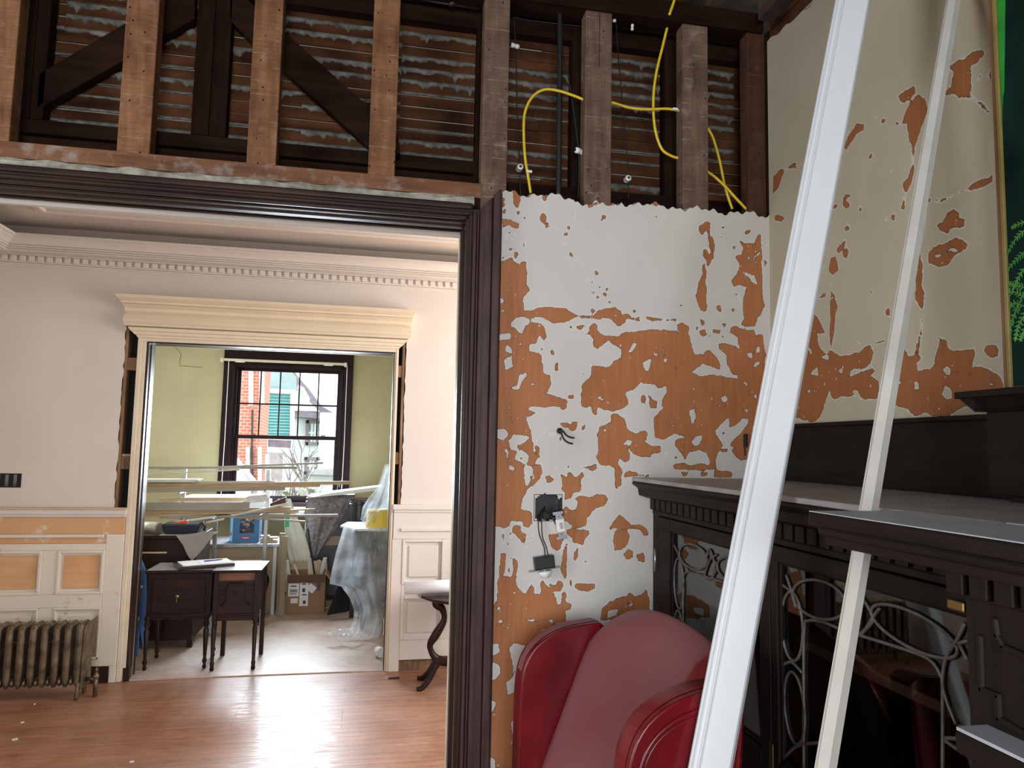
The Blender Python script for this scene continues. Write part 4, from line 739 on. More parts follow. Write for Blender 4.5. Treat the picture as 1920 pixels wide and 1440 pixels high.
# ------------------------------------------------------------------ back room shell
RL, RR = -2.75, 1.85
def wxz(x, y): return aty(x, y, Y3)
gl, gr_ = wxz(438,800).x, wxz(636,800).x          # sash opening
gt, gb = wxz(540,690).z, .93
wk = struct(MB().box(RL,gl-.02,Y3,Y3+.15,0,CEIL).box(gr_+.02,RR,Y3,Y3+.15,0,CEIL).box(gl-.02,gr_+.02,Y3,Y3+.15,0,gb-.03).box(gl-.02,gr_+.02,Y3,Y3+.15,gt+.02,CEIL).build('wall_back', 'olive_wall'), 'olive-yellow back room wall around the sash window')
struct(MB().box(RL-.12,RL,Y2+.15,6.3,0,CEIL).box(RL-.12,RL,7.7,Y3,0,CEIL).box(RL-.12,RL,6.3,7.7,0,.95).box(RL-.12,RL,6.3,7.7,2.55,CEIL).build('wall_back_left', 'olive_wall'), 'left wall of the back room')
struct(MB().box(RR,RR+.12,Y2+.15,Y3,0,CEIL).build('wall_back_right', 'olive_wall'), 'right wall of the back room')
struct(MB().box(RL,RR,Y2+.15,Y3,CEIL,CEIL+.02).build('ceiling_back', 'ceiling_paint'), 'back room ceiling')
# plaster crack on the left of the back wall
mb = MB(); mb.tube([wxz(x,y)-Vector((0,.001,0)) for x,y in ((325,648),(332,655),(340,664),(337,676),(338,686),(352,687),(380,689))], .003, 4); mb.build('plaster_crack', 'gap_wood', wk)
for ax, sfx in ((0,'x'),(2,'z')): wood('window_wood_'+sfx, (.008,.003,.004), (.022,.008,.010), ax, 40, 14, .4, .15, .1)
# ------------------------------------------------------------------ sash window
win = sempty('window_1', ((gl+gr_)/2, Y3, gb), 'dark-stained sash window with a ten-pane upper sash')
def wn(name, m, x0, x1, y0, y1, z0, z1, par=None, b=.004): return B(name, m, par or win, x0, x1, y0, y1, z0, z1, bevel=b)
cw = .115
wn('casing', 'window_wood_z', gl-cw-.015, gl-.015, Y3-.028, Y3+.02, gb-.16, gt+.02); wn('casing', 'window_wood_z', gr_+.015, gr_+cw+.015, Y3-.028, Y3+.02, gb-.16, gt+.02)
wn('casing_bead', 'window_wood_z', gl-.028, gl-.008, Y3-.040, Y3, gb, gt+.02); wn('casing_bead', 'window_wood_z', gr_+.008, gr_+.028, Y3-.040, Y3, gb, gt+.02)
wn('head_casing', 'window_wood_x', gl-cw-.015, gr_+cw+.015, Y3-.028, Y3+.02, gt+.02, gt+.17)
wn('head_casing', 'window_wood_x', gl-.03, gr_+.03, Y3-.040, Y3, gt-.004, gt+.024)
e0 = gt+.175
for z0, z1, d, ex in ((e0, e0+.02, .05, .01), (e0+.02, e0+.085, .035, -.01), (e0+.085, e0+.12, .055, .005), (e0+.12, e0+.15, .09, .03)):
    wn('head_entablature', 'window_wood_x', gl-cw-.015-ex, gr_+cw+.015+ex, Y3-d, Y3+.02, z0, z1, None, .008)
wn('stop', 'window_wood_z', gl-.02, gl+.012, Y3, Y3+.13, gb-.03, gt+.02); wn('stop', 'window_wood_z', gr_-.012, gr_+.02, Y3, Y3+.13, gb-.03, gt+.02); wn('stop', 'window_wood_x', gl, gr_, Y3, Y3+.13, gt-.012, gt+.02)
wn('sill', 'window_wood_x', gl-cw-.05, gr_+cw+.05, Y3-.07, Y3+.13, gb-.05, gb-.015)
mz = wxz(540,820).z
us = sempty('upper_sash'); del us['kind']; us.parent = win; us.location = (0,0,0); ORG[us.name] = worldloc(win)
U0, U1, V0, V1 = gl+.012, gr_-.012, mz-.02, gt-.012
yu = Y3+.075
for a in ((U0,U0+.028,V0,V1),(U1-.028,U1,V0,V1),(U0+.028,U1-.028,V1-.028,V1),(U0+.028,U1-.028,V0,V0+.035)): wn('sash_rail', 'window_wood_x', a[0], a[1], yu, yu+.035, a[2], a[3], us, .003)
iw = (U1-U0-.056); ih = V1-V0-.063
for k in range(1, 5): wn('muntin', 'window_wood_z', U0+.028+iw*k/5-.007, U0+.028+iw*k/5+.007, yu+.004, yu+.03, V0+.035, V1-.028, us, .002)
wn('muntin', 'window_wood_x', U0+.028, U1-.028, yu+.003, yu+.031, V0+.035+ih*.49-.008, V0+.035+ih*.49+.008, us, .002)
for i in range(5):
    for j in range(2): wn('pane', 'window_glass', U0+.028+iw*i/5+.002, U0+.028+iw*(i+1)/5-.002, yu+.015, yu+.018, V0+.037+ih*(.49*j)+.004, V0+.033+ih*(.49 if j == 0 else 1)-.004, us, 0)
ls = sempty('lower_sash'); del ls['kind']; ls.parent = win; ls.location = (0,0,0); ORG[ls.name] = worldloc(win)
yl = Y3+.035
for a in ((U0,U0+.034,gb-.01,mz+.018),(U1-.034,U1,gb-.01,mz+.018),(U0+.034,U1-.034,mz-.022,mz+.018),(U0+.034,U1-.034,gb-.015,gb+.05)): wn('sash_rail', 'window_wood_x', a[0], a[1], yl, yl+.035, a[2], a[3], ls, .003)
wn('pane', 'window_glass', U0+.034, U1-.034, yl+.015, yl+.018, gb+.05, mz-.022, ls, 0)
for xx in (U0+.16, U1-.18): wn('sash_lock', 'brass', xx, xx+.045, yl-.005, yl+.03, mz+.018, mz+.032, ls, .004)
bl = thing('blind_rail', 'cream metal blind track across the head of the dark sash window', 'blind rail', ((gl+gr_)/2, Y3-.06, gt+.14))
q0, q1 = wxz(416,675), wxz(651,690)
MB().beam((q0.x, Y3-.058, q0.z), (q1.x, Y3-.058, q0.z), (0,.018,0), (0,0,.013)).build('track', 'entablature_cream', bl, bevel=.003)
for xx in (q0.x+.015, q1.x-.015): MB().box(xx-.015, xx+.015, Y3-.085, Y3-.029, q0.z-.03, q0.z+.018).build('end_bracket', 'entablature_cream', bl, bevel=.004)
for xx in (q0.x+.2, q1.x-.2): MB().box(xx-.05, xx+.05, Y3-.072, Y3-.05, q0.z-.024, q0.z-.012).build('carrier', 'staple_white', bl, bevel=.003)
for xx in (wxz(436,750).x-.05, gr_+.062): MB().tube([(xx, Y3-.05, q0.z-.01), (xx+.002, Y3-.05, 1.6), (xx-.006, Y3-.05, .98)], .0045, 6).build('cord', 'staple_white', bl)
# ------------------------------------------------------------------ outdoors
plain('roof_teal', (.34, .48, .50), .8, .12, 5)
gz = -2.6
tag(MB().box(-30, 30, 8.6, 60, gz-.1, gz).build('garden_ground', 'ground'), 'grassy yard outside the sash window', 'ground')
def house(name, label, loc): return thing(name, label, 'house', loc)
def at_(x, y, Y): return aty(x, y, Y)
def face(par, name, m, pts, Y, depth=.1, dx=-.35):     # a wall, roof or trim piece standing at depth Y, running back along dx
    return MB().prism([at_(x, y, Y) for x, y in pts], (dx*depth, depth, 0)).build(name, m, par)
# red brick house on the left: front wall and a receding side wall
yb = 14.0; q = at_(489,800,yb)
hb = house('brick_house', 'red brick house seen at the left of the sash window', (q.x, yb, gz))
bk0, bk1 = at_(330,800,yb).x, at_(488,800,yb).x
sx_ = at_(503,800,yb+2.0).x
MB().prism([(bk0,yb,gz),(bk1,yb,gz),(sx_,yb+2.0,gz),(bk0,yb+2.0,gz)], (0,0,12)).build('wall', 'brick_red', hb)
for (x0_,y0_,x1_,y1_) in ((466,640,474,760),(461,838,468,900),(458,870,463,960)): face(hb, 'downspout', 'white_trim_out', [(x0_,y0_),(x1_,y0_),(x1_,y1_),(x0_,y1_)], yb-.08, .1, 0)
face(hb, 'corner_trim', 'white_trim_out', [(486,640),(495,640),(494,758),(486,758)], yb-.05, .1, 0); face(hb, 'downspout', 'white_trim_out', [(483,838),(489,838),(489,960),(483,960)], yb-.09, .1, 0); face(hb, 'downspout', 'white_trim_out', [(497,852),(502,852),(501,960),(496,960)], yb+.4, .1, 0)
MB().tube([at_(473,768,yb-.05), at_(472,850,yb-.05), at_(474,940,yb-.05)], .02, 5).build('cable', 'black_iron', hb)
# teal clapboard house
yt = 18.0
ht = house('teal_house', 'teal clapboard house with white corner boards between brick and white houses', (at_(525,800,yt).x, yt, gz))
face(ht, 'wall', 'siding_teal', [(440,732),(551,737),(551,822),(440,818)], yt, 3)
zb_, zt_ = at_(525,818,yt).z, at_(525,740,yt).z; nb = 14; hh = (zt_-zb_)/nb; xa_, xb_ = at_(470,780,yt).x, at_(547,780,yt).x
for k in range(nb):
    zz = zb_+k*hh; MB().prism([(xa_, yt-.07, zz), (xa_, yt-.01, zz+hh), (xa_, yt, zz+hh), (xa_, yt, zz)], (xb_-xa_, 0, 0)).build('clapboard', 'siding_teal', ht)
face(ht, 'corner_board', 'white_trim_out', [(545,736),(553,737),(552,824),(544,823)], yt-.1, .15); face(ht, 'frieze_board', 'white_trim_out', [(470,726),(554,731),(553,739),(470,735)], yt-.14, .15); face(ht, 'skirt_board', 'white_trim_out', [(470,814),(553,818),(553,825),(470,821)], yt-.12, .15)
face(ht, 'roof', 'roof_teal', [(470,640),(500,655),(556,706),(556,732),(470,726)], yt+.1, 2)
face(ht, 'porch_screen', 'roof_slate', [(508,824),(546,826),(545,840),(508,838)], yt-.2, .3); face(ht, 'porch_base', 'white_trim_out', [(500,838),(553,840),(553,850),(500,848)], yt-.2, .3); face(ht, 'chimney', 'roof_pale', [(506,848),(530,849),(529,1010),(506,1010)], yt-.5, 1)
MB().tube([at_(531,846,yt-.6), at_(562,872,yt-.6)], .06, 5).build('gutter', 'white_trim_out', ht)
# white house further back
yw = 24.0
hw = house('white_house', 'white clapboard house with a slate roof at the right', (at_(600,800,yw).x, yw, gz)); face(hw, 'wall', 'siding_white', [(540,745),(680,765),(680,1010),(540,1010)], yw, 4)
face(hw, 'roof', 'roof_slate', [(550,690),(557,704),(580,730),(603,762),(650,788),(600,790),(575,775),(550,745)], yw-.4, 3); face(hw, 'gable', 'siding_white', [(552,735),(566,730),(579,752),(600,772),(552,770)], yw-.8, .5); face(hw, 'eave', 'roof_slate', [(564,770),(620,777),(680,782),(680,790),(564,782)], yw-.9, .9)
MB().tube([at_(558,726,yw-1.0), at_(566,729,yw-1.0), at_(577,748,yw-1.0), at_(574,760,yw-1.0)], .07, 6).build('gable_trim', 'white_trim_out', hw)
for (x0_, y0_, x1_, y1_) in ((574,788,601,835), (571,857,598,890)):
    a, b = at_(x0_, y0_, yw-.06), at_(x1_, y1_, yw-.06); f = MB()
    for bb in ((a.x,a.x+.10,b.z,a.z),(b.x-.10,b.x,b.z,a.z),(a.x,b.x,a.z-.1,a.z),(a.x,b.x,b.z,b.z+.1)): f.box(bb[0],bb[1],yw-.1,yw+.02,bb[2],bb[3])
    wf_ = f.build('window', 'out_frame', hw); B('pane', 'out_glass', wf_, a.x+.1, b.x-.1, yw-.04, yw, b.z+.1, a.z-.1)
    B('sash_bar', 'white_trim_out', wf_, a.x+.1, b.x-.1, yw-.07, yw-.03, (a.z+b.z)/2-.03, (a.z+b.z)/2+.03); B('sash_bar', 'white_trim_out', wf_, a.x+.16, a.x+.22, yw-.06, yw-.03, b.z+.1, a.z-.1); B('sash_bar', 'white_trim_out', wf_, b.x-.22, b.x-.16, yw-.06, yw-.03, b.z+.1, a.z-.1)
# low porch roof below the brick house
ypr = 11.5
pr = thing('porch_roof', 'pale shingled porch roof in front of the brick house', 'roof', (at_(465,900,ypr).x, ypr, gz))
face(pr, 'shingles', 'roof_pale', [(425,878),(444,862),(462,880),(482,908),(470,922),(425,915)], ypr, 1.2, -.6); face(pr, 'wall', 'siding_white', [(425,918),(470,922),(470,1030),(425,1030)], ypr+.1, 1, -.6)
MB().tube([at_(444,861,ypr-.04), at_(484,910,ypr-.04)], .03, 6).build('fascia', 'white_trim_out', pr)
yg = 20
gh = thing('garden_shed', 'pale shed with a low hipped roof beyond the bare tree', 'shed', (at_(620,900,yg).x, yg, gz))
face(gh, 'roof', 'roof_pale', [(574,890),(606,872),(650,870),(680,893)], yg, 1.5, 0); face(gh, 'wall', 'siding_white', [(580,891),(680,893),(680,1010),(580,1010)], yg+.2, 1, 0); face(gh, 'fence', 'bark', [(560,915),(590,918),(590,1010),(560,1010)], yg-1, .1, 0)
def tree(label, base, height, seedv, spread=.55, n0=5):
    rnd = random.Random(seedv); t = thing('bare_tree', label, 'tree', tuple(base), 'bare trees outside the window'); mbt = MB(); mbb = MB()
    def br(p, d, l, r, lev):
        q = p + d*l; m2 = (p+q)/2 + Vector((rnd.uniform(-.06,.06), rnd.uniform(-.06,.06), 0))*l
        (mbt if lev == 0 else mbb).tube([p, m2, q], [r, r*.85, r*.65], 5)
        if lev >= 4: return
        for i in range(n0 if lev == 0 else 3):
            a = rnd.uniform(0, 2*pi); nd = (d + Vector((cos(a)*spread, sin(a)*spread, rnd.uniform(.0,.35)))).normalized(); br(q - d*l*rnd.uniform(0,.5), nd, l*rnd.uniform(.55,.8), r*.55, lev+1)
    br(Vector(base), Vector((0,0,1)), height*.33, height*.014, 0)
    mbt.build('trunk', 'bark', t); mbb.build('branches', 'bark', t)
q = at_(530,1000,13.0); tree('bare tree with fine grey branches before the teal house', (q.x, 13.0, gz), 4.9, 3)
q = at_(548,1000,14.5); tree('bare tree with upright branches before the white house', (q.x, 14.5, gz), 5.2, 9)
q = at_(632,800,34.0); tree('distant bare tree above the slate roof at right', (q.x, 34.0, gz), 9.5, 5, .7)
q = at_(578,950,15.0); sb = MB(); rr = random.Random(4)
for i in range(160):
    c_ = Vector((q.x+rr.gauss(0,.28), 15+rr.gauss(0,.25), gz+abs(rr.gauss(2.3,.4)))); d_ = Vector((rr.uniform(-1,1), rr.uniform(-1,1), rr.uniform(-1,1))).normalized()*.10; e_ = d_.orthogonal().normalized()*.06
    sb.add([c_-d_, c_+e_, c_+d_, c_-e_], [(0,1,2,3)])
sh_ = thing('garden_shrub', 'leafy green shrub below the bare trees', 'shrub', (q.x, 15, gz)); o = sb.build('leaves', 'shrub', sh_); o['kind'] = 'stuff'; MB().tube([(q.x,15,gz),(q.x+.1,15,gz+1.5)], .04, 5).build('stem', 'bark', sh_)
# ------------------------------------------------------------------ bookcase
XB = .896; BT = 1.465
bk = thing('bookcase', 'black-brown built-in bookcase with leaded glass doors in the corner', 'bookcase', (1.1, 1.55, 0))
B('top', 'dusty_top', bk, .822, XR, .82, Y1-.001, BT-.012, BT, bevel=.003)
MB().prism([(.826,Y1-.001,BT-.012),(.822,Y1-.001,BT-.020),(.842,Y1-.001,BT-.034),(.846,Y1-.001,BT-.056),(.872,Y1-.001,BT-.064),(.95,Y1-.001,BT-.064),(.95,Y1-.001,BT-.012)], (0,-(Y1-.83),0)).build('crown', 'ebonised_y', bk, bevel=.002)
B('dentil_backing', 'ebonised_y', bk, XB-.002, .95, .95, Y1-.001, 1.362, 1.402)
yy = Y1-.012; k = 0
while yy > .98:
    B('dentil', 'ebonised_z', bk, XB-.016, XB-.001, yy-.030, yy, 1.366, 1.400, bevel=.0015); yy -= .042
B('frieze_rail', 'ebonised_y', bk, XB-.004, .94, .90, Y1-.001, 1.349, 1.364, bevel=.003)
B('stile', 'ebonised_z', bk, XB-.002, XB+.03, Y1-.048, Y1-.001, 0, 1.362, bevel=.003)
B('back_panel', 'interior_wood', bk, XR-.012, XR-.002, .83, Y1-.002, .02, 1.44); B('side_panel', 'interior_wood', bk, .92, XR-.01, Y1-.02, Y1-.002, .02, 1.44)
B('side_panel', 'interior_wood', bk, .92, XR-.01, .82, .84, .02, 1.44); B('divider', 'interior_wood', bk, .93, XR-.012, 1.495, 1.515, .02, 1.44)
for zz in (1.13, .84, .5): B('shelf', 'interior_wood', bk, .935, XR-.012, .84, Y1-.02, zz, zz+.02, bevel=.002)
B('base', 'ebonised_y', bk, XB+.02, XB+.05, .82, Y1-.001, 0, .80)
def bdoor(y0, y1, s0, s1, top=1.346, gt_=1.310, gb_=.885, bot=.805):
    d = sempty('door'); del d['kind']; d.parent = bk; d.location = (0,0,0); ORG[d.name] = worldloc(bk)
    x0, x1 = XB-.004, XB+.022
    B('stile', 'ebonised_z', d, x0, x1, y1-s1, y1, bot, top, bevel=.003); B('stile', 'ebonised_z', d, x0, x1, y0, y0+s0, bot, top, bevel=.003)
    B('rail', 'ebonised_y', d, x0, x1, y0+s0, y1-s1, gt_, top, bevel=.003); B('rail', 'ebonised_y', d, x0, x1, y0+s0, y1-s1, bot, gb_, bevel=.003)
    for a in ((y0+s0,y0+s0+.008,gb_,gt_),(y1-s1-.008,y1-s1,gb_,gt_),(y0+s0,y1-s1,gt_-.004,gt_),(y0+s0,y1-s1,gb_,gb_+.008)): B('glazing_bead', 'ebonised_z', d, x0+.006, x1-.004, a[0], a[1], a[2], a[3], bevel=.002)
    B('glass_pane', 'door_glass', d, XB+.010, XB+.013, y0+s0+.002, y1-s1-.002, gb_+.002, gt_-.002)
    return d
d1 = bdoor(1.512, Y1-.050, .045, .085); d2 = bdoor(.83, 1.508, .045, .026)
def came(d, pts, smooth=True, r=.0034):
    P_ = [atx(x, y, XB+.008) for x, y in pts]; MB().tube(catmull(P_, 6) if smooth else P_, r, 6).build('lead_came', 'glass_lead', d, smooth=True)
def oval(pts): return pts + [pts[0]]
def ov(d, l, t, r_, b_):   # an oval through four photo points, in the plane of the door
    l, t, r_, b_ = [atx(*p, XB+.008) for p in (l, t, r_, b_)]; c = (l+t+r_+b_)/4
    u_, v_ = (r_-l)/2, (t-b_)/2
    MB().tube([c + u_*cos(a) + v_*sin(a) for a in [i*2*pi/28 for i in range(29)]], .0034, 6).build('lead_came', 'glass_lead', d, smooth=True)
ov(d1, (1274,1041), (1294,1021), (1325,1044), (1306,1069)); ov(d1, (1345,1064), (1368,1046), (1402,1072), (1380,1094))
came(d1, [(1263,1020),(1276,1046),(1290,1070)]); came(d1, [(1325,1044),(1331,1030),(1340,1056),(1338,1080),(1331,1086),(1322,1078),(1332,1050),(1344,1040)], True)
came(d1, [(1330,1036),(1345,1062),(1336,1082)]); came(d1, [(1282,1440),(1281,1150),(1281,1092),(1287,1073),(1306,1076),(1340,1086),(1390,1102),(1430,1116)])
ov(d1, (1264,1090), (1273,1046), (1282,1100), (1274,1140)); ov(d1, (1264,1180), (1272,1146), (1281,1190), (1273,1230)); ov(d1, (1264,1270), (1272,1236), (1281,1280), (1273,1330))
ov(d2, (1483,1112), (1533,1092), (1582,1126), (1542,1166)); ov(d2, (1637,1158), (1682,1138), (1790,1204), (1737,1228))
came(d2, [(1464,1094),(1485,1112),(1492,1140)]); came(d2, [(1474,1078),(1486,1112)])
came(d2, [(1582,1126),(1598,1112),(1617,1122),(1637,1158),(1624,1180),(1612,1189)]); came(d2, [(1578,1150),(1596,1168),(1612,1189),(1624,1178),(1637,1157),(1650,1140)])
came(d2, [(1507,1440),(1507,1330),(1508,1182),(1516,1164),(1542,1166),(1578,1180),(1612,1191),(1710,1222),(1747,1240),(1764,1266),(1768,1290),(1768,1440),(1768,1520)])
ov(d2, (1466,1162), (1485,1112), (1506,1183), (1485,1240)); ov(d2, (1470,1318), (1486,1262), (1508,1332), (1494,1398))
came(d2, [(1468,1246),(1485,1242),(1505,1262)]); came(d2, [(1472,1418),(1496,1398),(1540,1392)])
came(d2, [(1810,1168),(1797,1196),(1774,1236),(1768,1280),(1776,1315),(1793,1358)]); came(d2, [(1815,1201),(1797,1207)]); came(d2, [(1800,1210),(1815,1238)]); came(d2, [(1772,1384),(1800,1386),(1810,1392)]); came(d2, [(1772,1388),(1806,1412)])
q = atx(1233, 1050, XB); MB().tube([(XB-.008, q.y, q.z-.035), (XB-.008, q.y, q.z+.035)], .004, 8).build('hinge', 'steel', d1, smooth=True)
q = atx(1450, 1420, XB); B('lock_plate', 'brass', d2, XB-.006, XB-.003, q.y-.008, q.y+.008, q.z-.03, q.z+.03, bevel=.001)
q0, q1 = atx(1778,1130,XB-.01), atx(1812,1148,XB-.01); B('catch', 'brass', d2, XB-.014, XB-.004, q1.y, q0.y, q1.z-.002, q1.z+.014, bevel=.003)
# lower panelled doors below the frame
for a, b in ((1.52, 2.15), (.83, 1.50)): B('lower_door', 'ebonised_z', bk, XB, XB+.02, a, b, .08, .79, bevel=.004)
q = atx(1483,797,XR)
B('backsplash', 'ebonised_y', bk, XR-.022, XR-.0005, .30, Y1-.004, BT, 1.632, bevel=.002); B('backsplash_cap', 'ebonised_y', bk, XR-.034, XR-.0005, .30, Y1-.004, 1.630, 1.642, bevel=.003)
# ------------------------------------------------------------------ mantel
mt = thing('mantelpiece', 'dark oak fireplace mantel with a dusty shelf at the right edge', 'mantel', (.9, .3, 0))
MY = 1.000
B('shelf', 'ebonised_y', mt, .656, .820, -.9, MY, BT-.022, BT-.002, bevel=.003); B('shelf_dust', 'mantel_dust', mt, .657, .821, -.9, MY-.001, BT-.002, BT-.0006)
B('shelf_body', 'ebonised_y', mt, .82, XR-.036, -.9, .815, BT-.03, BT-.0006); B('shelf_dust', 'mantel_dust', mt, .821, 1.19, -.9, .814, BT-.0006, BT+.0006)
B('bed_moulding', 'ebonised_y', mt, .664, .82, -.9, MY-.010, BT-.036, BT-.022, bevel=.005)
zf = atx(1545,1021,.674).z
B('frieze', 'ebonised_y', mt, .674, .82, -.9, .985, zf, BT-.036, bevel=.002)
B('fluted_cap', 'ebonised_y', mt, .735, XR-.036, -.9, .815, zf-.040, zf, bevel=.002)
yy = .812
while yy > .3: B('flute_block', 'ebonised_z', mt, .725, .736, yy-.026, yy, zf-.036, zf-.002, bevel=.0015); yy -= .036
PX = .745; py1 = atx(1812,1200,PX).y
B('pilaster', 'ebonised_z', mt, PX, XR-.036, -.9, min(py1, .815), 0, zf-.038, bevel=.003)
def key(pts, d_=.010, w_=.009):
    P_ = [atx(x, y, PX) for x, y in pts]
    for a, b in zip(P_, P_[1:]):
        t = (b-a).normalized(); wv = Vector((1,0,0)).cross(t)*w_*.5
        MB().beam(a-t*w_*.5, b+t*w_*.5, wv, (d_*.5,0,0)).build('key_moulding', 'ebonised_z', mt, bevel=.003)
key([(1840,1196),(1843,1292),(1874,1306),(1876,1348),(1924,1376)]); key([(1868,1164),(1872,1192),(1884,1213),(1924,1230)])
q = atx(1788,1361,.70); B('ledge', 'ebonised_y', mt, .70, PX+.02, -.9, q.y, q.z-.03, q.z-.004, bevel=.004); B('ledge_dust', 'mantel_dust', mt, .702, PX, -.9, q.y-.002, q.z-.004, q.z)
B('corbel', 'ebonised_z', mt, .715, PX+.02, -.9, q.y-.02, q.z-.12, q.z-.03, bevel=.006)
# overmantel base standing on the shelf
OX = 1.205
om = thing('overmantel_base', 'black-stained overmantel block with a moulded cap at the right edge', 'overmantel', (1.25, .7, BT))
oy = atx(1851,850,OX).y
B('body', 'ebonised_y', om, OX, XR-.036, -.4, oy, BT+.012, 1.640, bevel=.003)
for a in (oy-.09, oy-.5): B('foot', 'ebonised_z', om, OX+.01, OX+.05, a, a+.05, BT+.0005, BT+.013)
B('cap', 'ebonised_y', om, OX-.034, XR-.036, -.4, oy+.042, 1.668, 1.682, bevel=.002)
MB().prism([(OX, oy, 1.640), (OX-.028, oy, 1.668), (XR-.036, oy, 1.668), (XR-.036, oy, 1.640)], (0, -(oy+.4), 0)).build('cap_moulding', 'ebonised_y', om)
MB().prism([(XR-.036, oy, 1.640), (XR-.036, oy+.036, 1.668), (XR-.036, oy, 1.668)], (-.10, 0, 0)).build('cap_moulding', 'ebonised_y', om)
# ------------------------------------------------------------------ painting leaning on the overmantel
PF = 1.268
pa = thing('painting', 'dark green leaf painting in a thin wooden frame at right edge', 'painting', (PF, .9, 1.683))
pyE = atx(1886,735,PF).y; pz0 = 1.683
B('canvas', 'painting_dark', pa, PF, PF+.02, .30, pyE-.012, pz0+.01, 2.95)
for a, b, m_, dx in ((pyE-.010, pyE, 'frame_brown', .004), (pyE-.018, pyE-.010, 'frame_gold', .006)): B('frame_side', m_, pa, PF-dx, PF+.022, a, b, pz0, 2.95, bevel=.001)
B('frame_side', 'frame_brown', pa, PF-.004, PF+.022, .30, pyE, pz0, pz0+.01)
def onp(pts, m, name, lift=.0012):
    P_ = [atx(x, y, PF) for x, y in pts]; MB().prism([p+Vector((-lift,0,0)) for p in P_], (lift,0,0)).build(name, m, pa)
onp([(1860,-60),(1886,-60),(1884,120),(1880,220),(1876,320),(1879,420),(1872,420),(1868,220),(1862,60)], 'painting_teal', 'leaf_shade', .0008)
onp([(1868,-60),(1886,-60),(1884,100),(1883,170),(1879,200),(1877,150),(1873,60)], 'painting_green', 'leaf_blade', .0016)
def frond(pts, n, l):
    P_ = [atx(x, y, PF)-Vector((.002,0,0)) for x, y in pts]; C_ = catmull(P_, 8); mb = MB(); mb.tube(C_, .0016, 4)
    for i in range(1, n):
        p = C_[int(i*(len(C_)-1)/n)]; t = (C_[min(int(i*(len(C_)-1)/n)+1, len(C_)-1)]-p).normalized(); s_ = Vector((1,0,0)).cross(t)
        for sg in (-1, 1):
            d_ = (s_*sg*.8+t*.6).normalized()*l*(1-.5*i/n); w_ = t*l*.18; mb.prism([p, p+d_*.5+w_, p+d_, p+d_*.5-w_], (-.0008,0,0))
    mb.build('fern_frond', 'fern_green', pa)
frond([(1925,430),(1905,450),(1890,478)],7,.012); frond([(1925,415),(1908,422),(1898,428)],6,.010); frond([(1925,470),(1905,490),(1882,515)],8,.012); frond([(1925,500),(1912,520),(1900,545)],6,.012)
frond([(1925,540),(1905,535),(1888,530)],7,.012); frond([(1925,560),(1905,548),(1882,550)],7,.012); frond([(1925,575),(1900,570),(1884,590)],8,.012); frond([(1918,560),(1900,600),(1890,645)],10,.013); frond([(1930,580),(1912,610),(1905,640)],8,.013); frond([(1930,600),(1920,625),(1914,640)],6,.012); frond([(1895,540),(1886,580),(1888,630)],8,.010)
# ------------------------------------------------------------------ leaning white casing board and primed stick
def lean_frame(p, q, turn):
    d = (q-p).normalized(); c = (p+q)/2; n0 = (CC-c); n0 = (n0-d*n0.dot(d)).normalized(); w_ = d.cross(n0).normalized()
    R_ = Matrix.Rotation(turn, 3, d); return d, (R_ @ w_), (R_ @ n0)
p_lo, p_hi = aty(1332,1440,1.27), atx(1599,0,1.06); d_ = (p_hi-p_lo)
p_lo = p_lo - d_*(p_lo.z/d_.z) ; p_hi = p_hi + d_*((3.095-p_hi.z)/d_.z)
p_lo = p_lo + Vector((0,0,.003))
d, wv, nv = lean_frame(p_lo, p_hi, radians(-16))
if wv.dot(AR) < 0: wv = -wv
W = .073
prof = [(-.5,-.011),(-.5,.010),(-.46,.013),(-.42,.013),(-.40,.008),(-.30,.008),(-.27,.011),(-.24,.011),(-.22,.006),(.47,.006),(.5,.003),(.5,-.011)]
mb = MB(); mb.loft([[c + wv*(u*W) + nv*h for u, h in prof] for c in (p_lo, p_hi)])
o = mb.build('casing_board', 'white_gloss'); tag(o, 'wide white moulded casing board leaning across the bookcase', 'board')
s_mid = atx(1627,957,.785); s_hi = atx(1787,0,XR-.085); d_ = s_hi-s_mid; s_lo = s_mid - d_*(s_mid.z/d_.z)*.995; s_hi = s_hi+d_*.12
d, wv, nv = lean_frame(s_lo, s_hi, radians(-30))
if wv.dot(AR) < 0: wv = -wv
prof = [(-.0115,-.010),(-.0115,.006),(-.007,.006),(-.005,.010),(.0115,.010),(.0115,-.010)]
mb = MB(); mb.loft([[c + wv*u + nv*h for u, h in prof] for c in (s_lo, s_hi)])
tag(mb.build('trim_stick', 'primed_stick'), 'narrow off-white trim stick leaning behind the end of the mantel shelf', 'trim stick')
# ------------------------------------------------------------------ red leather wing chair
TH = radians(5); fw = Vector((-cos(TH), -sin(TH), 0)); lt = Vector((-sin(TH), cos(TH), 0)); CO = Vector((.763, 1.69, 0))
def cw_(a, b, z): return CO + fw*a + lt*b + Vector((0,0,z))
chair = thing('wing_chair', 'red leather wing chair, its back coated in dust', 'armchair', tuple(CO))
def tz(b): return 1.152 - .085*abs(b/.36)**2.2
rings = []
for i in range(17):
    b = -.31 + .62*i/16; zt = tz(b); fr = .030*(b/.31)**2
    ai = lambda z: .05 + (1.152-z)*tan(radians(22)) + fr
    ring = [(.12, .35), (.115, .8), (.062, zt-.10), (.020, zt-.03), (.012, zt), (.028, zt-.008), (ai(zt-.04)-.004, zt-.04)] + [(ai(z_), z_) for z_ in (zt-.10, zt-.2, zt-.35, .60, .45, .35)]
    rings.append([cw_(a, b, z_) for a, z_ in ring])
MB().loft(rings).build('backrest', 'dusty_leather', chair, smooth=True, sub=1)
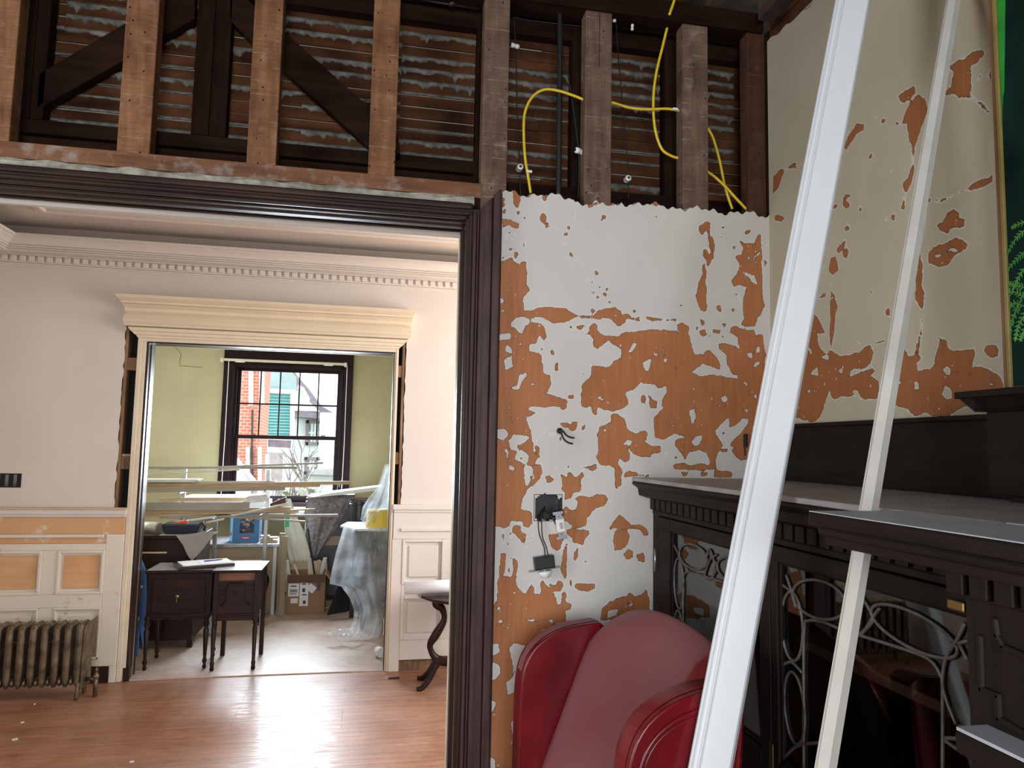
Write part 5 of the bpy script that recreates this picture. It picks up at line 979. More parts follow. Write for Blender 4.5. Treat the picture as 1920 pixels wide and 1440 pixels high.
wing = [(.10,.45),(.085,.80),(.07,1.06),(.075,1.092),(.09,1.103),(.11,1.103),(.17,1.096),(.225,1.080),(.275,1.048),(.305,1.00),(.316,.93),(.318,.80),(.320,.62),(.325,.45)]
def dens(poly, n=3):
    P_ = [Vector((a, z_, 0)) for a, z_ in poly]; return [(p.x, p.y) for p in catmull(P_, n)]
wl_ = dens(wing, 3)
for s, nm in ((-1, 'near'), (1, 'far')):
    b0, b1 = s*.298, s*.365; dz_ = 0 if s < 0 else -.035
    wl_ = [(a, z_+dz_*(z_ > .7)) for a, z_ in dens(wing, 3)]
    o = MB().prism([cw_(a, b0, z_) for a, z_ in wl_], lt*(b1-b0)).build('wing', 'red_leather', chair, smooth=True, bevel=.024, seg=4, angle=50)
    for bb in (b1-s*.006, b1-s*.016):
        ins = .030 if bb == b1-s*.006 else .040
        c_ = Vector((.16, .78)); pl = [Vector((a, z_)) + (c_-Vector((a, z_))).normalized()*ins for a, z_ in wl_]
        MB().tube([cw_(p[0], b1+s*.0005 if ins == .030 else b1-s*.0005, p[1]) for p in pl], .0042 if ins == .030 else .003, 6).build('piping', 'red_leather', o, smooth=True)
    # dust lying on the rounded upper edge
    top = [(a, z_) for a, z_ in wl_ if z_ > .93 and a > -.03]
    MB().loft([[cw_(a*1.0+ (a-.1)*.004, b0+s*.016, z_+.0012), cw_(a+(a-.1)*.006, (b0+b1)/2, z_+.0016), cw_(a+(a-.1)*.004, b1-s*.016, z_+.0012)] for a, z_ in top], cap=False, closed=False).build('dusty_edge', 'dusty_leather', chair, smooth=True)
    ar = [(.05,.30),(.05,.60),(.30,.62),(.60,.62),(.66,.60),(.68,.52),(.66,.30)]
    MB().prism([cw_(a, s*.29, z_) for a, z_ in ar], lt*(s*.10)).build('arm', 'red_leather', chair, smooth=True, bevel=.03, seg=4, angle=50)
MB().obox(cw_(.42,0,.42), fw*.27, lt*.285, (0,0,.06)).build('seat_cushion', 'red_leather', chair, smooth=True, bevel=.035, seg=4); MB().obox(cw_(.30,0,.29), fw*.36, lt*.30, (0,0,.065)).build('seat_rail', 'red_leather', chair, bevel=.01)
for a, b in ((.62,.27),(.62,-.27),(-.02,.25),(-.02,-.25)): MB().tube([cw_(a,b,.24), cw_(a,b,.12), cw_(a,b,.0)], [.03,.022,.016], 8).build('leg', 'mahogany_z', chair, smooth=True)
# ------------------------------------------------------------------ wiring in the open wall
WYY = SY+.03
def cable(pts, Y, r, name, m, label, cat, group=None, dy=0):
    P_ = [aty(x, y, Y+(dy*i)) for i, (x, y) in enumerate(pts)]
    return tag(MB().tube(catmull(P_, 6), r, 8).build(name, m, smooth=True), label, cat, group)
YC = 'yellow_cable'
cable([(995,362),(991,335),(984,290),(982,235),(986,205),(1000,180),(1022,168),(1050,171),(1080,181),(1096,187),(1125,190),(1150,193),(1180,202),(1215,205),(1250,204),(1276,208)], WYY, .0048, YC, 'cable_yellow', 'yellow cable looping up from the plaster and across two stud bays', 'cable')
cable([(1252,48),(1243,85),(1230,140),(1225,190),(1228,240),(1240,278),(1258,292),(1278,298)], WYY+.01, .0048, YC, 'cable_yellow', 'yellow cable hanging from the top plate in the bay before the knotted stud', 'cable')
cable([(1327,240),(1338,262),(1350,305),(1358,345),(1366,372),(1373,392)], WYY, .0048, YC, 'cable_yellow', 'yellow cable dropping steeply beside the corner stud', 'cable')
cable([(1327,322),(1344,335),(1362,352),(1382,374),(1400,393)], WYY-.012, .0048, YC, 'cable_yellow', 'yellow cable slanting across the bay beside the corner stud', 'cable')
cable([(1268,-12),(1262,8),(1255,28)], SY-.02, .0048, YC, 'cable_yellow', 'short yellow cable end above the top plate', 'cable')
for x, y in ((992,322), (1266,205)):
    q = aty(x, y, WYY-.006); tag(MB().box(q.x-.010, q.x+.010, q.y-.006, q.y+.004, q.z-.004, q.z+.004).build('cable_staple', 'staple_white', bevel=.002), 'white staple on the yellow cable %s' % ('near the plaster edge' if x < 1100 else 'beside the knotted stud'), 'staple', 'cable staples')
cable([(1050,-15),(1050,100),(1049,200),(1048,300),(1047,372)], WYY+.015, .0095, 'iron_pipe', 'black_iron', 'thin black iron pipe rising through the open wall', 'pipe')
KW = 'old_wire'
cable([(963,30),(966,70),(968,130),(970,220),(974,300),(976,372)], WYY+.02, .0022, KW, 'wire_black', 'black cloth-covered wire beside the left grey stud', 'wire', 'knob-and-tube wires')
cable([(1056,105),(1070,170),(1080,240),(1085,280),(1086,320),(1084,372)], WYY+.02, .0022, KW, 'wire_black', 'black cloth-covered wire running down to the tube insulator beside the cracked stud', 'wire', 'knob-and-tube wires')
cable([(1155,35),(1158,90),(1166,180),(1174,270),(1178,330),(1178,372)], WYY+.02, .0022, KW, 'wire_black', 'black cloth-covered wire in the bay right of the cracked stud', 'wire', 'knob-and-tube wires')
cable([(963,32),(990,38),(1040,44),(1095,50)], WYY+.02, .0018, KW, 'wire_black', 'thin black wire strung across under the top plate', 'wire', 'knob-and-tube wires')
def insul(x, y, r, l, axis, label):
    q = aty(x, y, WYY+.0); t = thing('porcelain_insulator', label, 'insulator', tuple(q), 'porcelain insulators in the open wall'); ax = Vector(axis)
    MB().lathe([(r*.55,0),(r,.002),(r,l*.42),(r*.72,l*.46),(r*.72,l*.56),(r,l*.6),(r,l-.002),(r*.55,l)], q, 14, ax).build('body', 'porcelain', t, smooth=True)
    MB().lathe([(r*.42,-.0015),(r*.42,.001)], q, 10, ax).build('screw_head', 'black_iron', t)
insul(976,312,.0105,.03,(0,1,0), 'round white porcelain knob on the wire beside the left grey stud')
insul(1179,333,.0105,.03,(0,1,0), 'round white porcelain knob on the wire right of the cracked stud')
insul(1079,281,.010,.038,(.95,.3,-.05), 'white porcelain tube poking from the left side of the cracked stud')
insul(958,84,.008,.03,(.95,.25,0), 'white porcelain tube poking from the right side of the left grey stud')
insul(1153,25,.006,.03,(0,.2,-1), 'small white porcelain tube hanging under the top plate by the cracked stud')
insul(1186,45,.005,.022,(0,.2,-1), 'smallest white porcelain tube under the top plate')
q = aty(848,8,WYY+.04); tag(MB().tube([(q.x,q.y,q.z+.06),(q.x,q.y,q.z)], .009, 8).lathe([(.012,-.008),(.014,0),(.012,.008)], q, 10).tube([q+Vector((-.1,0,0)), q+Vector((.09,0,-.004))], .004, 6).build('pipe_tee', 'black_iron', smooth=True), 'small dark pipe tee high in the bay left of the grey studs', 'pipe tee')
# ------------------------------------------------------------------ switch box, dangling switch and dimmer, lamp stub
bx = thing('switch_box', 'empty black electrical box set into the peeling wall', 'electrical box', ((BX0+BX1)/2, Y1, BZ0))
mb = MB().box(BX0-.002,BX1+.002,Y1+.045,Y1+.05,BZ0-.002,BZ1+.002).box(BX0-.002,BX0,Y1-.0005,Y1+.05,BZ0-.002,BZ1+.002).box(BX1,BX1+.002,Y1-.0005,Y1+.05,BZ0-.002,BZ1+.002).box(BX0,BX1,Y1-.0005,Y1+.05,BZ0-.002,BZ0).box(BX0,BX1,Y1-.0005,Y1+.05,BZ1,BZ1+.002)
mb.build('shell', 'black_plastic', bx)
for k in range(2): MB().box(BX0+.02+k*.04,BX0+.03+k*.04,Y1+.004,Y1+.045,BZ0,BZ0+.012).build('clamp', 'black_iron', bx, bevel=.002)
swc = aty(1050,985,Y1-.014); sw = thing('toggle_switch', 'white toggle switch on its metal strap dangling from the box', 'switch', tuple(swc))
ta = radians(10); up = Vector((-sin(ta), 0, cos(ta))); sd = Vector((cos(ta), 0, sin(ta))); ny = Vector((0,-1,0))
MB().obox(swc, sd*.010, up*.040, ny*.0008).build('strap', 'steel', sw)
for s in (-1, 1):
    MB().obox(swc+up*.038*s, sd*.017, up*.005, ny*.001).build('ear', 'steel', sw, bevel=.002)
    MB().lathe([(.002,0),(.002,.002)], swc+up*.027*s, 8, (0,-1,0)).build('screw', 'black_iron', sw)
MB().obox(swc+ny*.004, sd*.013, up*.020, ny*.005).build('body', 'porcelain', sw, bevel=.002); MB().obox(swc+ny*.012, sd*.004, up*.009, ny*.005).build('toggle', 'cushion_fabric', sw, bevel=.002)
dmc = aty(1020,1054,Y1-.018); dm_ = thing('dimmer_switch', 'black dimmer module hanging upside down below the box', 'dimmer', tuple(dmc))
ta = radians(8); up = Vector((-sin(ta), 0, cos(ta))); sd = Vector((cos(ta), 0, sin(ta)))
MB().obox(dmc, sd*.031, up*.019, ny*.014).build('module', 'black_plastic', dm_, bevel=.003); MB().obox(dmc-up*.021, sd*.050, up*.0012, ny*.011).build('mounting_plate', 'steel', dm_, bevel=.001)
MB().lathe([(.018,0),(.021,.004),(.021,.008),(.015,.014),(.013,.02)], dmc-up*.026, 14, -up).build('knob', 'staple_white', dm_, smooth=True); MB().lathe([(.006,0),(.006,.012)], dmc-up*.016, 8, -up).build('shaft', 'steel', dm_)
def wire(pts, dys, r, label):
    P_ = [aty(x, y, Y1-dy) for (x, y), dy in zip(pts, dys)]; return tag(MB().tube(catmull(P_, 6), r, 6).build('lead_wire', 'wire_black', smooth=True), label, 'wire', 'wires dangling from the switch box')
wire([(1018,955),(1010,972),(1011,1000),(1020,1025),(1022,1042)], (-.03,.004,.010,.014,.018), .0017, 'left black lead running down from the box to the dimmer')
wire([(1022,950),(1016,972),(1017,1005),(1024,1025),(1028,1042)], (-.03,.004,.010,.014,.018), .0017, 'right black lead running down from the box to the dimmer')
wire([(1020,955),(1030,965),(1038,975),(1043,985)], (-.03,.006,.012,.012), .0017, 'short black lead from the box to the white switch')
wire([(1029,962),(1036,952),(1048,949),(1056,958),(1056,968)], (-.02,.006,.014,.016,.014), .0015, 'looped lead arching from the box over the white switch')
q = aty(1049,808,Y1-.002); lsb = thing('light_stub', 'black capped wire stub of a missing wall light on the peeling wall', 'wire stub', tuple(q))
MB().lathe([(.0095,0),(.0095,.010),(.0045,.010),(.0045,.004),(.001,.004)], q+Vector((0,.002,0)), 14, (0,-1,0)).build('collar', 'black_iron', lsb, smooth=True)
for pts in (((1052,812),(1058,824),(1066,830),(1074,832)), ((1056,808),(1062,816),(1070,820),(1077,821))): MB().tube(catmull([aty(x,y,Y1-.012) for x,y in pts], 5), .0028, 6).build('wire_end', 'wire_black', lsb, smooth=True)
q = aty(1398,826,Y1-.004); tag(MB().box(q.x-.006,q.x+.006,Y1-.008,Y1-.0005,q.z-.022,q.z+.022).tube([(q.x-.005,Y1-.009,q.z+.02),(q.x-.006,Y1-.012,q.z-.01),(q.x-.003,Y1-.008,q.z-.05)], .002, 6).build('wall_bracket', 'black_iron'), 'small dark bracket on the wall beside the white board', 'bracket')
plain('table_sheen', (.34, .33, .34), .30, .15, 14)  # window reflection on the table tops, put into a paler colour
# ------------------------------------------------------------------ back room furniture just inside the doorway
def turned(x, y, z1, r, par, m='mahogany_z'):
    MB().lathe([(r*.55,0),(r*.75,.012),(r*.45,.03),(r*.9,.05),(r*.5,.075),(r*.62,.09),(r*1.0,z1*.72),(r*.6,z1*.76),(r*1.1,z1*.84),(r*.7,z1*.9),(r*1.05,z1*.95),(r,z1)], (x, y, 0), 10).build('leg', m, par, smooth=True)
ZT = .668
sx0, sx1, sy0, sy1 = -1.470, -1.036, 5.40, 5.74
sc_ = thing('sewing_cabinet', 'dark mahogany sewing cabinet carrying the open notebook', 'cabinet', ((sx0+sx1)/2, (sy0+sy1)/2, 0))
B('body', 'mahogany_x', sc_, sx0+.012, sx1-.004, sy0+.012, sy1-.012, .345, ZT-.022, bevel=.004); B('top', 'mahogany_x', sc_, sx0-.004, sx1, sy0-.006, sy1, ZT-.022, ZT, bevel=.006)
B('top_sheen', 'table_sheen', sc_, sx0+.004, sx1-.004, sy0, sy1-.004, ZT, ZT+.0008)
B('drawer_front', 'mahogany_x', sc_, sx0+.045, sx1-.045, sy0+.004, sy0+.013, .375, ZT-.06, bevel=.004)
mb = MB(); n = 12
mb.prism([(sx0+.03+(sx1-sx0-.06)*i/n, sy0+.014, .345-.018*abs(sin(i*pi/4))) for i in range(n+1)]+[(sx1-.03,sy0+.014,.35),(sx0+.03,sy0+.014,.35)], (0,.012,0)); mb.build('apron', 'mahogany_x', sc_)
pl_ = MB().lathe([(.012,0),(.016,.003),(.01,.006)], ((sx0+sx1)/2-.01, sy0+.004, .49), 10, (0,-1,0)).build('pull_plate', 'brass', sc_, smooth=True); MB().box((sx0+sx1)/2-.013,(sx0+sx1)/2-.006,sy0-.008,sy0,.45,.478).build('drop_pull', 'brass', pl_, bevel=.002)
for x in (sx0+.022, sx1-.03):
    for yy in (sy0+.025, sy1-.03): turned(x, yy, .36, .019, sc_)
tx0, tx1, ty0, ty1 = -1.018, -.720, 5.34, 5.74
nt_ = thing('radio_table', 'dark carved table with a keyhole-shaped front panel beside the sewing cabinet', 'table', ((tx0+tx1)/2, (ty0+ty1)/2, 0))
B('top', 'mahogany_x', nt_, tx0-.014, tx1+.014, ty0-.012, ty1, ZT-.012, ZT+.006, bevel=.005); B('top_sheen', 'table_sheen', nt_, tx0-.010, tx1+.010, ty0-.008, ty1-.004, ZT+.006, ZT+.0068)
for x in (tx0, tx1-.03):
    B('corner_post', 'mahogany_z', nt_, x, x+.03, ty0, ty0+.03, .33, ZT-.012, bevel=.003); B('corner_post', 'mahogany_z', nt_, x, x+.03, ty1-.03, ty1, .0, ZT-.012, bevel=.003)
    MB().lathe([(.012,0),(.016,.01),(.012,.03),(.015,.05),(.011,.06),(.016,.28),(.010,.30),(.016,.315),(.014,.33)], (x+.015, ty0+.015, 0), 10).build('leg', 'mahogany_z', nt_, smooth=True)
    B('side_panel', 'mahogany_x', nt_, x+.006, x+.018, ty0+.03, ty1-.03, .36, ZT-.02)
B('front_panel', 'mahogany_x', nt_, tx0+.03, tx1-.03, ty0+.012, ty0+.02, .345, .60); B('grille_backing', 'interior_wood', nt_, tx0+.03, tx1-.03, ty0+.02, ty0+.026, .60, ZT-.012)
cx_ = (tx0+tx1)/2
MB().tube([(cx_-.095,ty0+.008,.43),(cx_-.065,ty0+.008,.47),(cx_-.068,ty0+.008,.55),(cx_-.045,ty0+.008,.585),(cx_+.045,ty0+.008,.585),(cx_+.068,ty0+.008,.55),(cx_+.065,ty0+.008,.47),(cx_+.095,ty0+.008,.43)], .005, 6).build('keyhole_moulding', 'mahogany_x', nt_, smooth=True)
MB().lathe([(.013,0),(.012,.005),(.005,.006),(.005,.003)], (cx_,ty0+.012,.53), 12, (0,-1,0)).build('rosette', 'mahogany_x', nt_)
for k in range(4):
    for s in (-1, 1): B('slat', 'mahogany_x', nt_, cx_+s*.098-.018, cx_+s*.098+.018, ty0+.006, ty0+.014, .475+k*.03, .482+k*.03, bevel=.002)
B('base_moulding', 'mahogany_x', nt_, tx0+.02, tx1-.02, ty0+.004, ty0+.02, .365, .378, bevel=.003); B('apron', 'mahogany_x', nt_, tx0+.03, tx1-.03, ty0+.01, ty0+.022, .33, .36, bevel=.004)
# notebook and pen
q = atz(365,1056,ZT+.012); nb = thing('notebook', 'open black-covered notebook with a white page on the sewing cabinet', 'notebook', (q.x, q.y, ZT))
rz = Matrix.Rotation(radians(24), 3, 'Z'); ua, ub = rz @ Vector((1,0,0)), rz @ Vector((0,1,0)); nc = Vector((-1.13, 5.55, ZT+.0165))
MB().obox(nc, ua*.185, ub*.115, (0,0,.009)).build('cover', 'black_plastic', nb, bevel=.003); MB().obox(nc+Vector((0,0,.0115))+ua*.012+ub*.008, ua*.168, ub*.100, (0,0,.004)).build('pages', 'paper_white', nb, bevel=.002)
MB().obox(nc+ua*.06-ub*.01+Vector((0,0,.0172)), ua*.095, ub*.075, (0,0,.0012)).build('loose_sheet', 'paper_white', nb)
pc = nc+ua*.06+Vector((0,0,.0235)); dp = (ua*.9+ub*.25).normalized()
pn = thing('pen', 'dark blue ballpoint pen lying on the white page', 'pen', tuple(pc)); MB().tube([pc-dp*.07, pc-dp*.06, pc+dp*.06], [.0015,.0045,.0045], 8).build('barrel', 'pen_blue', pn, smooth=True); MB().tube([pc+dp*.06, pc+dp*.072], .003, 6).build('button', 'black_plastic', pn)
# folded blue board leaning inside the doorway
bb_ = thing('blue_banner', 'folded blue printed cloth hanging beside the dark door jamb', 'cloth', (-1.53, 5.45, 0))
q = [aty(247,1042,5.5), aty(262,1042,5.5), aty(275,1075,5.5), aty(276,1140,5.5), aty(268,1226,5.5), aty(262,1180,5.5), aty(258,1232,5.5), aty(244,1232,5.5)]
MB().prism(q, (0,.02,0)).build('cloth', 'blue_print', bb_, bevel=.004)
for (x, y, w_, h_) in ((258,1058,2,8),(260,1075,2,10),(262,1092,2,6),(257,1120,4,5),(258,1140,4,5),(259,1160,3,6),(266,1100,3,4)):
    a = aty(x, y, 5.498); B('print', 'paper_white', bb_, a.x-w_*.002, a.x+w_*.002, 5.4965, 5.4995, a.z-h_*.002, a.z+h_*.002)
# ------------------------------------------------------------------ dark desk with tools
YD = 5.95
a, b = aty(240,1004,YD), aty(370,1010,YD); dk = thing('desk', 'black-brown desk behind the sewing cabinet, tools on top', 'desk', ((a.x+b.x)/2, YD+.25, 0)); dz = a.z
B('top', 'mahogany_x', dk, a.x-.3, b.x+.01, YD-.01, YD+.5, dz-.03, dz, bevel=.005); B('body', 'mahogany_x', dk, a.x-.28, b.x, YD, YD+.48, .06, dz-.03, bevel=.003)
c = aty(312,1035,YD-.02); B('drawer_edge', 'strip_wood_x', dk, a.x-.2, c.x, YD-.02, YD+.0, c.z-.01, c.z); B('drawer_front', 'mahogany_x', dk, a.x-.2, c.x, YD-.012, YD+.0, .12, c.z-.01, bevel=.003)
for x in (a.x-.27, b.x-.04): B('foot', 'mahogany_z', dk, x, x+.04, YD+.02, YD+.06, 0, .06)
cl = MB(); pts = [(330,1004),(398,996),(402,1000),(380,1030),(360,1052),(352,1042),(343,1022)]
cl.prism([aty(x, y, YD-.03) for x, y in pts], (0,.006,0)).box(aty(300,1000,YD).x, aty(400,1000,YD).x, YD-.024, YD+.2, dz+.0005, dz+.005); tag(cl.build('drop_cloth', 'grey_cloth'), 'grey cloth corner hanging over the dark desk edge', 'cloth')
q = aty(281,991,YD+.05); pc_ = thing('paint_can', 'pale round can lying on its side at the desk end', 'can', tuple(q)); r_ = .038; cz = dz+r_+.006
MB().lathe([(r_,0),(r_,.12),(r_*.9,.121)], (q.x+.03, YD+.16, cz), 16, (-.45,.2,0)).build('body', 'porcelain', pc_, smooth=True); MB().lathe([(r_*1.04,0),(r_*1.04,.008),(r_*.8,.009),(r_*.8,.004)], (q.x+.035, YD+.155, cz), 16, (.45,-.2,0)).build('lid', 'cushion_fabric', pc_)
a, b = aty(302,980,YD+.02), aty(376,1001,YD+.02); tr_ = thing('tool_tray', 'navy plastic tool tray on the dark desk', 'tool tray', ((a.x+b.x)/2, YD+.1, dz+.006))
MB().loft([[(a.x+.02,YD+.03,dz+.006),(b.x-.03,YD+.03,dz+.006),(b.x-.03,YD+.2,dz+.006),(a.x+.02,YD+.2,dz+.006)],[(a.x,YD+.01,a.z-.01),(b.x,YD+.01,a.z-.01),(b.x,YD+.22,a.z-.01),(a.x,YD+.22,a.z-.01)]]).build('tray', 'navy_plastic', tr_, bevel=.012, seg=3)
MB().tube([(b.x-.03,YD+.03,a.z-.02),(b.x+.01,YD+.02,a.z),(b.x+.03,YD+.03,a.z-.03),(b.x+.02,YD+.03,a.z-.06)], .010, 8).build('handle', 'black_plastic', tr_, smooth=True)
q = aty(336,984,YD+.06); dr_ = thing('cordless_tool', 'orange power tool grip sticking out of the navy tray', 'power tool', (q.x, YD+.1, a.z)); MB().obox((q.x,YD+.1,q.z), (.055,0,.012), (0,.03,0), (-.004,0,.022)).build('grip', 'orange_plastic', dr_, bevel=.008); 
for k in range(3): MB().obox((q.x-.03+.028*k,YD+.068,q.z-.002), (.006,0,0), (0,.004,0), (0,0,.010)).build('vent', 'black_plastic', dr_)
# ------------------------------------------------------------------ beige bench cabinet, blue box and clutter
YBn = 7.0
a, b = aty(386,1020,YBn), aty(524,1018,YBn); bn = thing('bench_cabinet', 'beige cabinet bench with a metal-edged top under the blue box', 'cabinet', ((a.x+b.x)/2, YBn+.3, 0)); bz = a.z
B('body', 'bench_beige', bn, a.x, b.x-.02, YBn+.01, YBn+.6, .05, bz-.03, bevel=.003); B('top', 'steel', bn, a.x-.02, b.x, YBn-.012, YBn+.62, bz-.03, bz, bevel=.004)
B('corner_post', 'white_gloss', bn, b.x-.05, b.x-.02, YBn-.004, YBn+.03, .0, bz-.03, bevel=.003); B('plinth', 'bench_beige', bn, a.x, b.x-.02, YBn+.03, YBn+.58, 0, .05)
for k in range(6): MB().lathe([(.004,0),(.003,.003)], (a.x+.05+k*.1, YBn-.012, bz-.015), 6, (0,-1,0)).build('edge_rivet', 'black_iron', bn)
Yb = YBn+.08
a, b = aty(424,966,Yb), aty(485,1013,Yb); bxx = thing('blue_carton', 'blue carton with a cut-out front on the beige bench', 'box', ((a.x+b.x)/2, Yb+.1, bz))
x0, x1, z0, z1 = aty(436,1000,Yb).x, b.x, bz+.001, a.z; hw0, hw1, hz0_, hz1_ = x0+.06, x1-.045, z0+.085, z1-.005
mb = MB().box(x0,hw0,Yb,Yb+.006,z0,z1).box(hw1,x1,Yb,Yb+.006,z0,z1).box(hw0,hw1,Yb,Yb+.006,z0,hz0_); mb.build('front', 'blue_box', bxx)
MB().prism([(x0,Yb,z0),(x0-.05,Yb+.16,z0),(x0-.05,Yb+.16,z1),(x0,Yb,z1)], (.006,.003,0)).build('side', 'blue_box_light', bxx); B('side', 'blue_box', bxx, x1-.006, x1, Yb+.006, Yb+.16, z0, z1); B('back', 'blue_box', bxx, x0-.05, x1, Yb+.16, Yb+.166, z0, z1); B('bottom', 'blue_box', bxx, x0-.04, x1-.006, Yb+.007, Yb+.16, z0, z0+.006)
B('logo', 'red_print', bxx, (x0+x1)/2-.035, (x0+x1)/2+.035, Yb-.0015, Yb-.0003, z0+.03, z0+.055, bevel=.0005); B('logo_text', 'paper_white', bxx, (x0+x1)/2-.026, (x0+x1)/2+.026, Yb-.0025, Yb-.0016, z0+.039, z0+.046); q = aty(424,1000,Yb); MB().obox((x0-.028,Yb+.085,z0+.07), (.010,-.03,0), (.003,.001,0), (0,0,.014)).build('logo', 'red_print', bxx)
rr = random.Random(5); st_ = MB()
for i in range(26):
    c_ = Vector((rr.uniform(hw0-.02,hw1+.02), Yb+rr.uniform(.03,.13), rr.uniform(z0+.03,z1-.01))); d_ = Vector((rr.uniform(-1,1),rr.uniform(-.4,.4),rr.uniform(-1,1))).normalized(); st_.obox(c_, d_*.032, d_.orthogonal().normalized()*.014, d_.cross(d_.orthogonal()).normalized()*.008)
o = st_.build('scrap_filling', 'cork_stuff', bxx); o['kind'] = 'stuff'
for i, (x0_, x1_, y_, dy_) in enumerate(((488,520,1008,0),(490,512,1003,.05),(495,522,1000,.1),(489,506,997,.04))):
    a, b = aty(x0_, y_, YBn+.06+dy_), aty(x1_, y_, YBn+.06+dy_); zb_ = bz+.001+.016*i
    tag(MB().box(a.x, b.x, YBn+.05+dy_*.2, YBn+.13+dy_*.2, zb_, zb_+.0155).build('wood_offcut', 'strip_wood_x', bevel=.002), ('bottom wood offcut in the small pile beside the blue carton', 'second wood offcut in the small pile beside the blue carton', 'third wood offcut in the small pile beside the blue carton', 'topmost short wood offcut on the pile beside the blue carton')[i], 'wood offcut', 'wood offcuts on the bench')
# ------------------------------------------------------------------ lumber rack with strips
def rack(x, y0, y1, Y, label, lo=None):
    p = aty(x, y0, Y); t = thing('rack_post', label, 'rack post', (p.x, Y, 0), 'lumber rack posts'); 
    MB().box(p.x-.016, p.x+.016, Y-.012, Y+.012, 0, p.z).build('upright', 'steel', t, bevel=.003); MB().box(p.x-.04, p.x+.04, Y-.05, Y+.05, 0, .006).build('foot_plate', 'steel', t)
    for yy in y1:
        z_ = aty(x, yy, Y).z; MB().box(p.x-.010, p.x+.010, Y-.16, Y-.012, z_-.014, z_).build('arm', 'steel', t, bevel=.003)
rack(347, 878, (921,), 6.66, 'steel rack post left of the window with the top strip on it'); rack(405, 970, (968,), 6.56, 'short steel rack post standing before the beige bench'); rack(504, 880, (918,958), 6.62, 'steel rack post standing in front of the window')
YS = 6.52
def lath_strip(x0, y0, x1, y1, th, Y, label, m='strip_wood_x', dp=.03):
    a, b = aty(x0, y0, Y), aty(x1, y1, Y); h = th*Y/F*.5
    tag(MB().beam(a, b, (0, dp*.5, 0), (0, 0, h)).build('trim_strip', m, bevel=.001), label, 'trim strip', 'lumber strips on the rack')
plain('strip_grey', (.36, .33, .30), .6, .1, 6); plain('strip_pale', (.66, .68, .64), .5, .06, 6)
L_ = [(225,877,558,877,4,6.50,'topmost straight strip on the rack, ending before the window','strip_grey'),(300,880,606,868,3,6.54,'thin strip rising to the right across the window','strip_grey'),(225,893,450,880,3,6.46,'thin pale strip under the topmost strip','strip_pale'),
(225,911,655,905,6,6.56,'long brown strip ending over the right window casing','strip_wood_x'),(225,917,600,910,5,6.53,'brown strip just under the longest one','strip_wood_x'),(225,921,535,916,6,6.50,'grey-brown strip at the bottom of the upper bundle','strip_grey'),(225,906,516,903,3,6.60,'thin strip on top of the upper bundle','strip_grey'),
(225,949,468,949,14,6.46,'wide grey board on the lower bundle','strip_grey'),(300,937,462,936,6,6.60,'tan board behind the wide grey board','strip_wood_x'),(225,959,545,954,7,6.48,'tan board under the wide grey board','strip_wood_x'),(225,965,560,959,5,6.52,'darker tan strip under the tan board','strip_wood_x'),(225,970,590,955,3,6.44,'slim strip crossing below the tan boards','strip_wood_x'),
(300,970,634,966,4,6.42,'lowest strip reaching in front of the grey blanket','strip_grey'),(420,968,572,978,3,6.38,'thin strip sloping down to the right over the bench','strip_grey'),(285,985,405,969,3,6.20,'thin strip sloping up from the can to the short post','strip_pale'),(360,985,420,973,3,6.24,'short thin strip behind the tool tray handle','strip_pale'),(430,968,540,944,3,6.40,'thin pale strip sloping up towards the window','strip_pale')]
for s_ in L_: lath_strip(*s_)
# things lying on the rack and radiator shelf under the window
tag(MB().prism([aty(225,904,6.5), aty(365,904,6.5), aty(372,900,6.5), aty(367,899,6.5), aty(225,899,6.5)], (0,.2,0)).build('foam_sheet', 'strip_pale'), 'thin pale foam sheet on top of the rack by the wall', 'sheet')
ws = aty(520,932,7.6); wsl = thing('window_shelf', 'white shelf board under the sash window', 'shelf', ((gl+gr_)/2, 7.75, 0)); B('board', 'strip_pale', wsl, -1.9, -.55, 7.66, Y3-.08, .84, .87, bevel=.003)
for x in (-1.8, -1.2, -.62): B('leg', 'steel', wsl, x, x+.03, 7.7, 7.73, 0, .84)
fs_ = thing('foam_stack', 'stack of white foam sheets on the shelf under the window', 'foam sheets', (-1.5, 7.9, .87))
for k in range(3): B('foam_sheet', 'paper_white', fs_, -1.88+.03*k, -.95-.06*k, 7.68+.01*k, Y3-.09, .8705+.045*k, .914+.045*k, bevel=.004)
def sheet(name, label, cat, m, left, right, Yf, amp, seedv, cols=22, rows=26, kind=None, thick=.0):
    # a hanging sheet: left and right edges in the photo, with a depth for each row, folded by a wavy offset
    rnd = random.Random(seedv); ph = [rnd.uniform(0, 6) for _ in range(8)]; mbx = MB(); G = []
    def lerp(ed, t):
        k = t*(len(ed)-1); i = min(int(k), len(ed)-2); f_ = k-i; return tuple(ed[i][j]*(1-f_)+ed[i+1][j]*f_ for j in range(2))
    for r in range(rows+1):
        t = r/rows; l, rr_ = lerp(left, t), lerp(right, t); row = []
        for c in range(cols+1):
            u = c/cols; x = l[0]*(1-u)+rr_[0]*u; y = l[1]*(1-u)+rr_[1]*u
            off = amp*(.3+.7*t)*(.6*sin(u*13+ph[0]+t*1.2)+.4*sin(u*29+ph[1]-t*2)+.35*sin(u*7+t*6+ph[2])) + amp*.25*sin(t*17+u*9+ph[3])
            p = aty(x, y, Yf(t, u)+off); p.z = max(p.z, .004); row.append(p)
        G.append(row)
    V = [p for row in G for p in row]; F_ = [(r*(cols+1)+c, r*(cols+1)+c+1, (r+1)*(cols+1)+c+1, (r+1)*(cols+1)+c) for r in range(rows) for c in range(cols)]
    mbx.add(V, F_); o = mbx.build(name, m, smooth=True)
    if thick: md = o.modifiers.new('thick', 'SOLIDIFY'); md.thickness = thick
    return tag(o, label, cat)
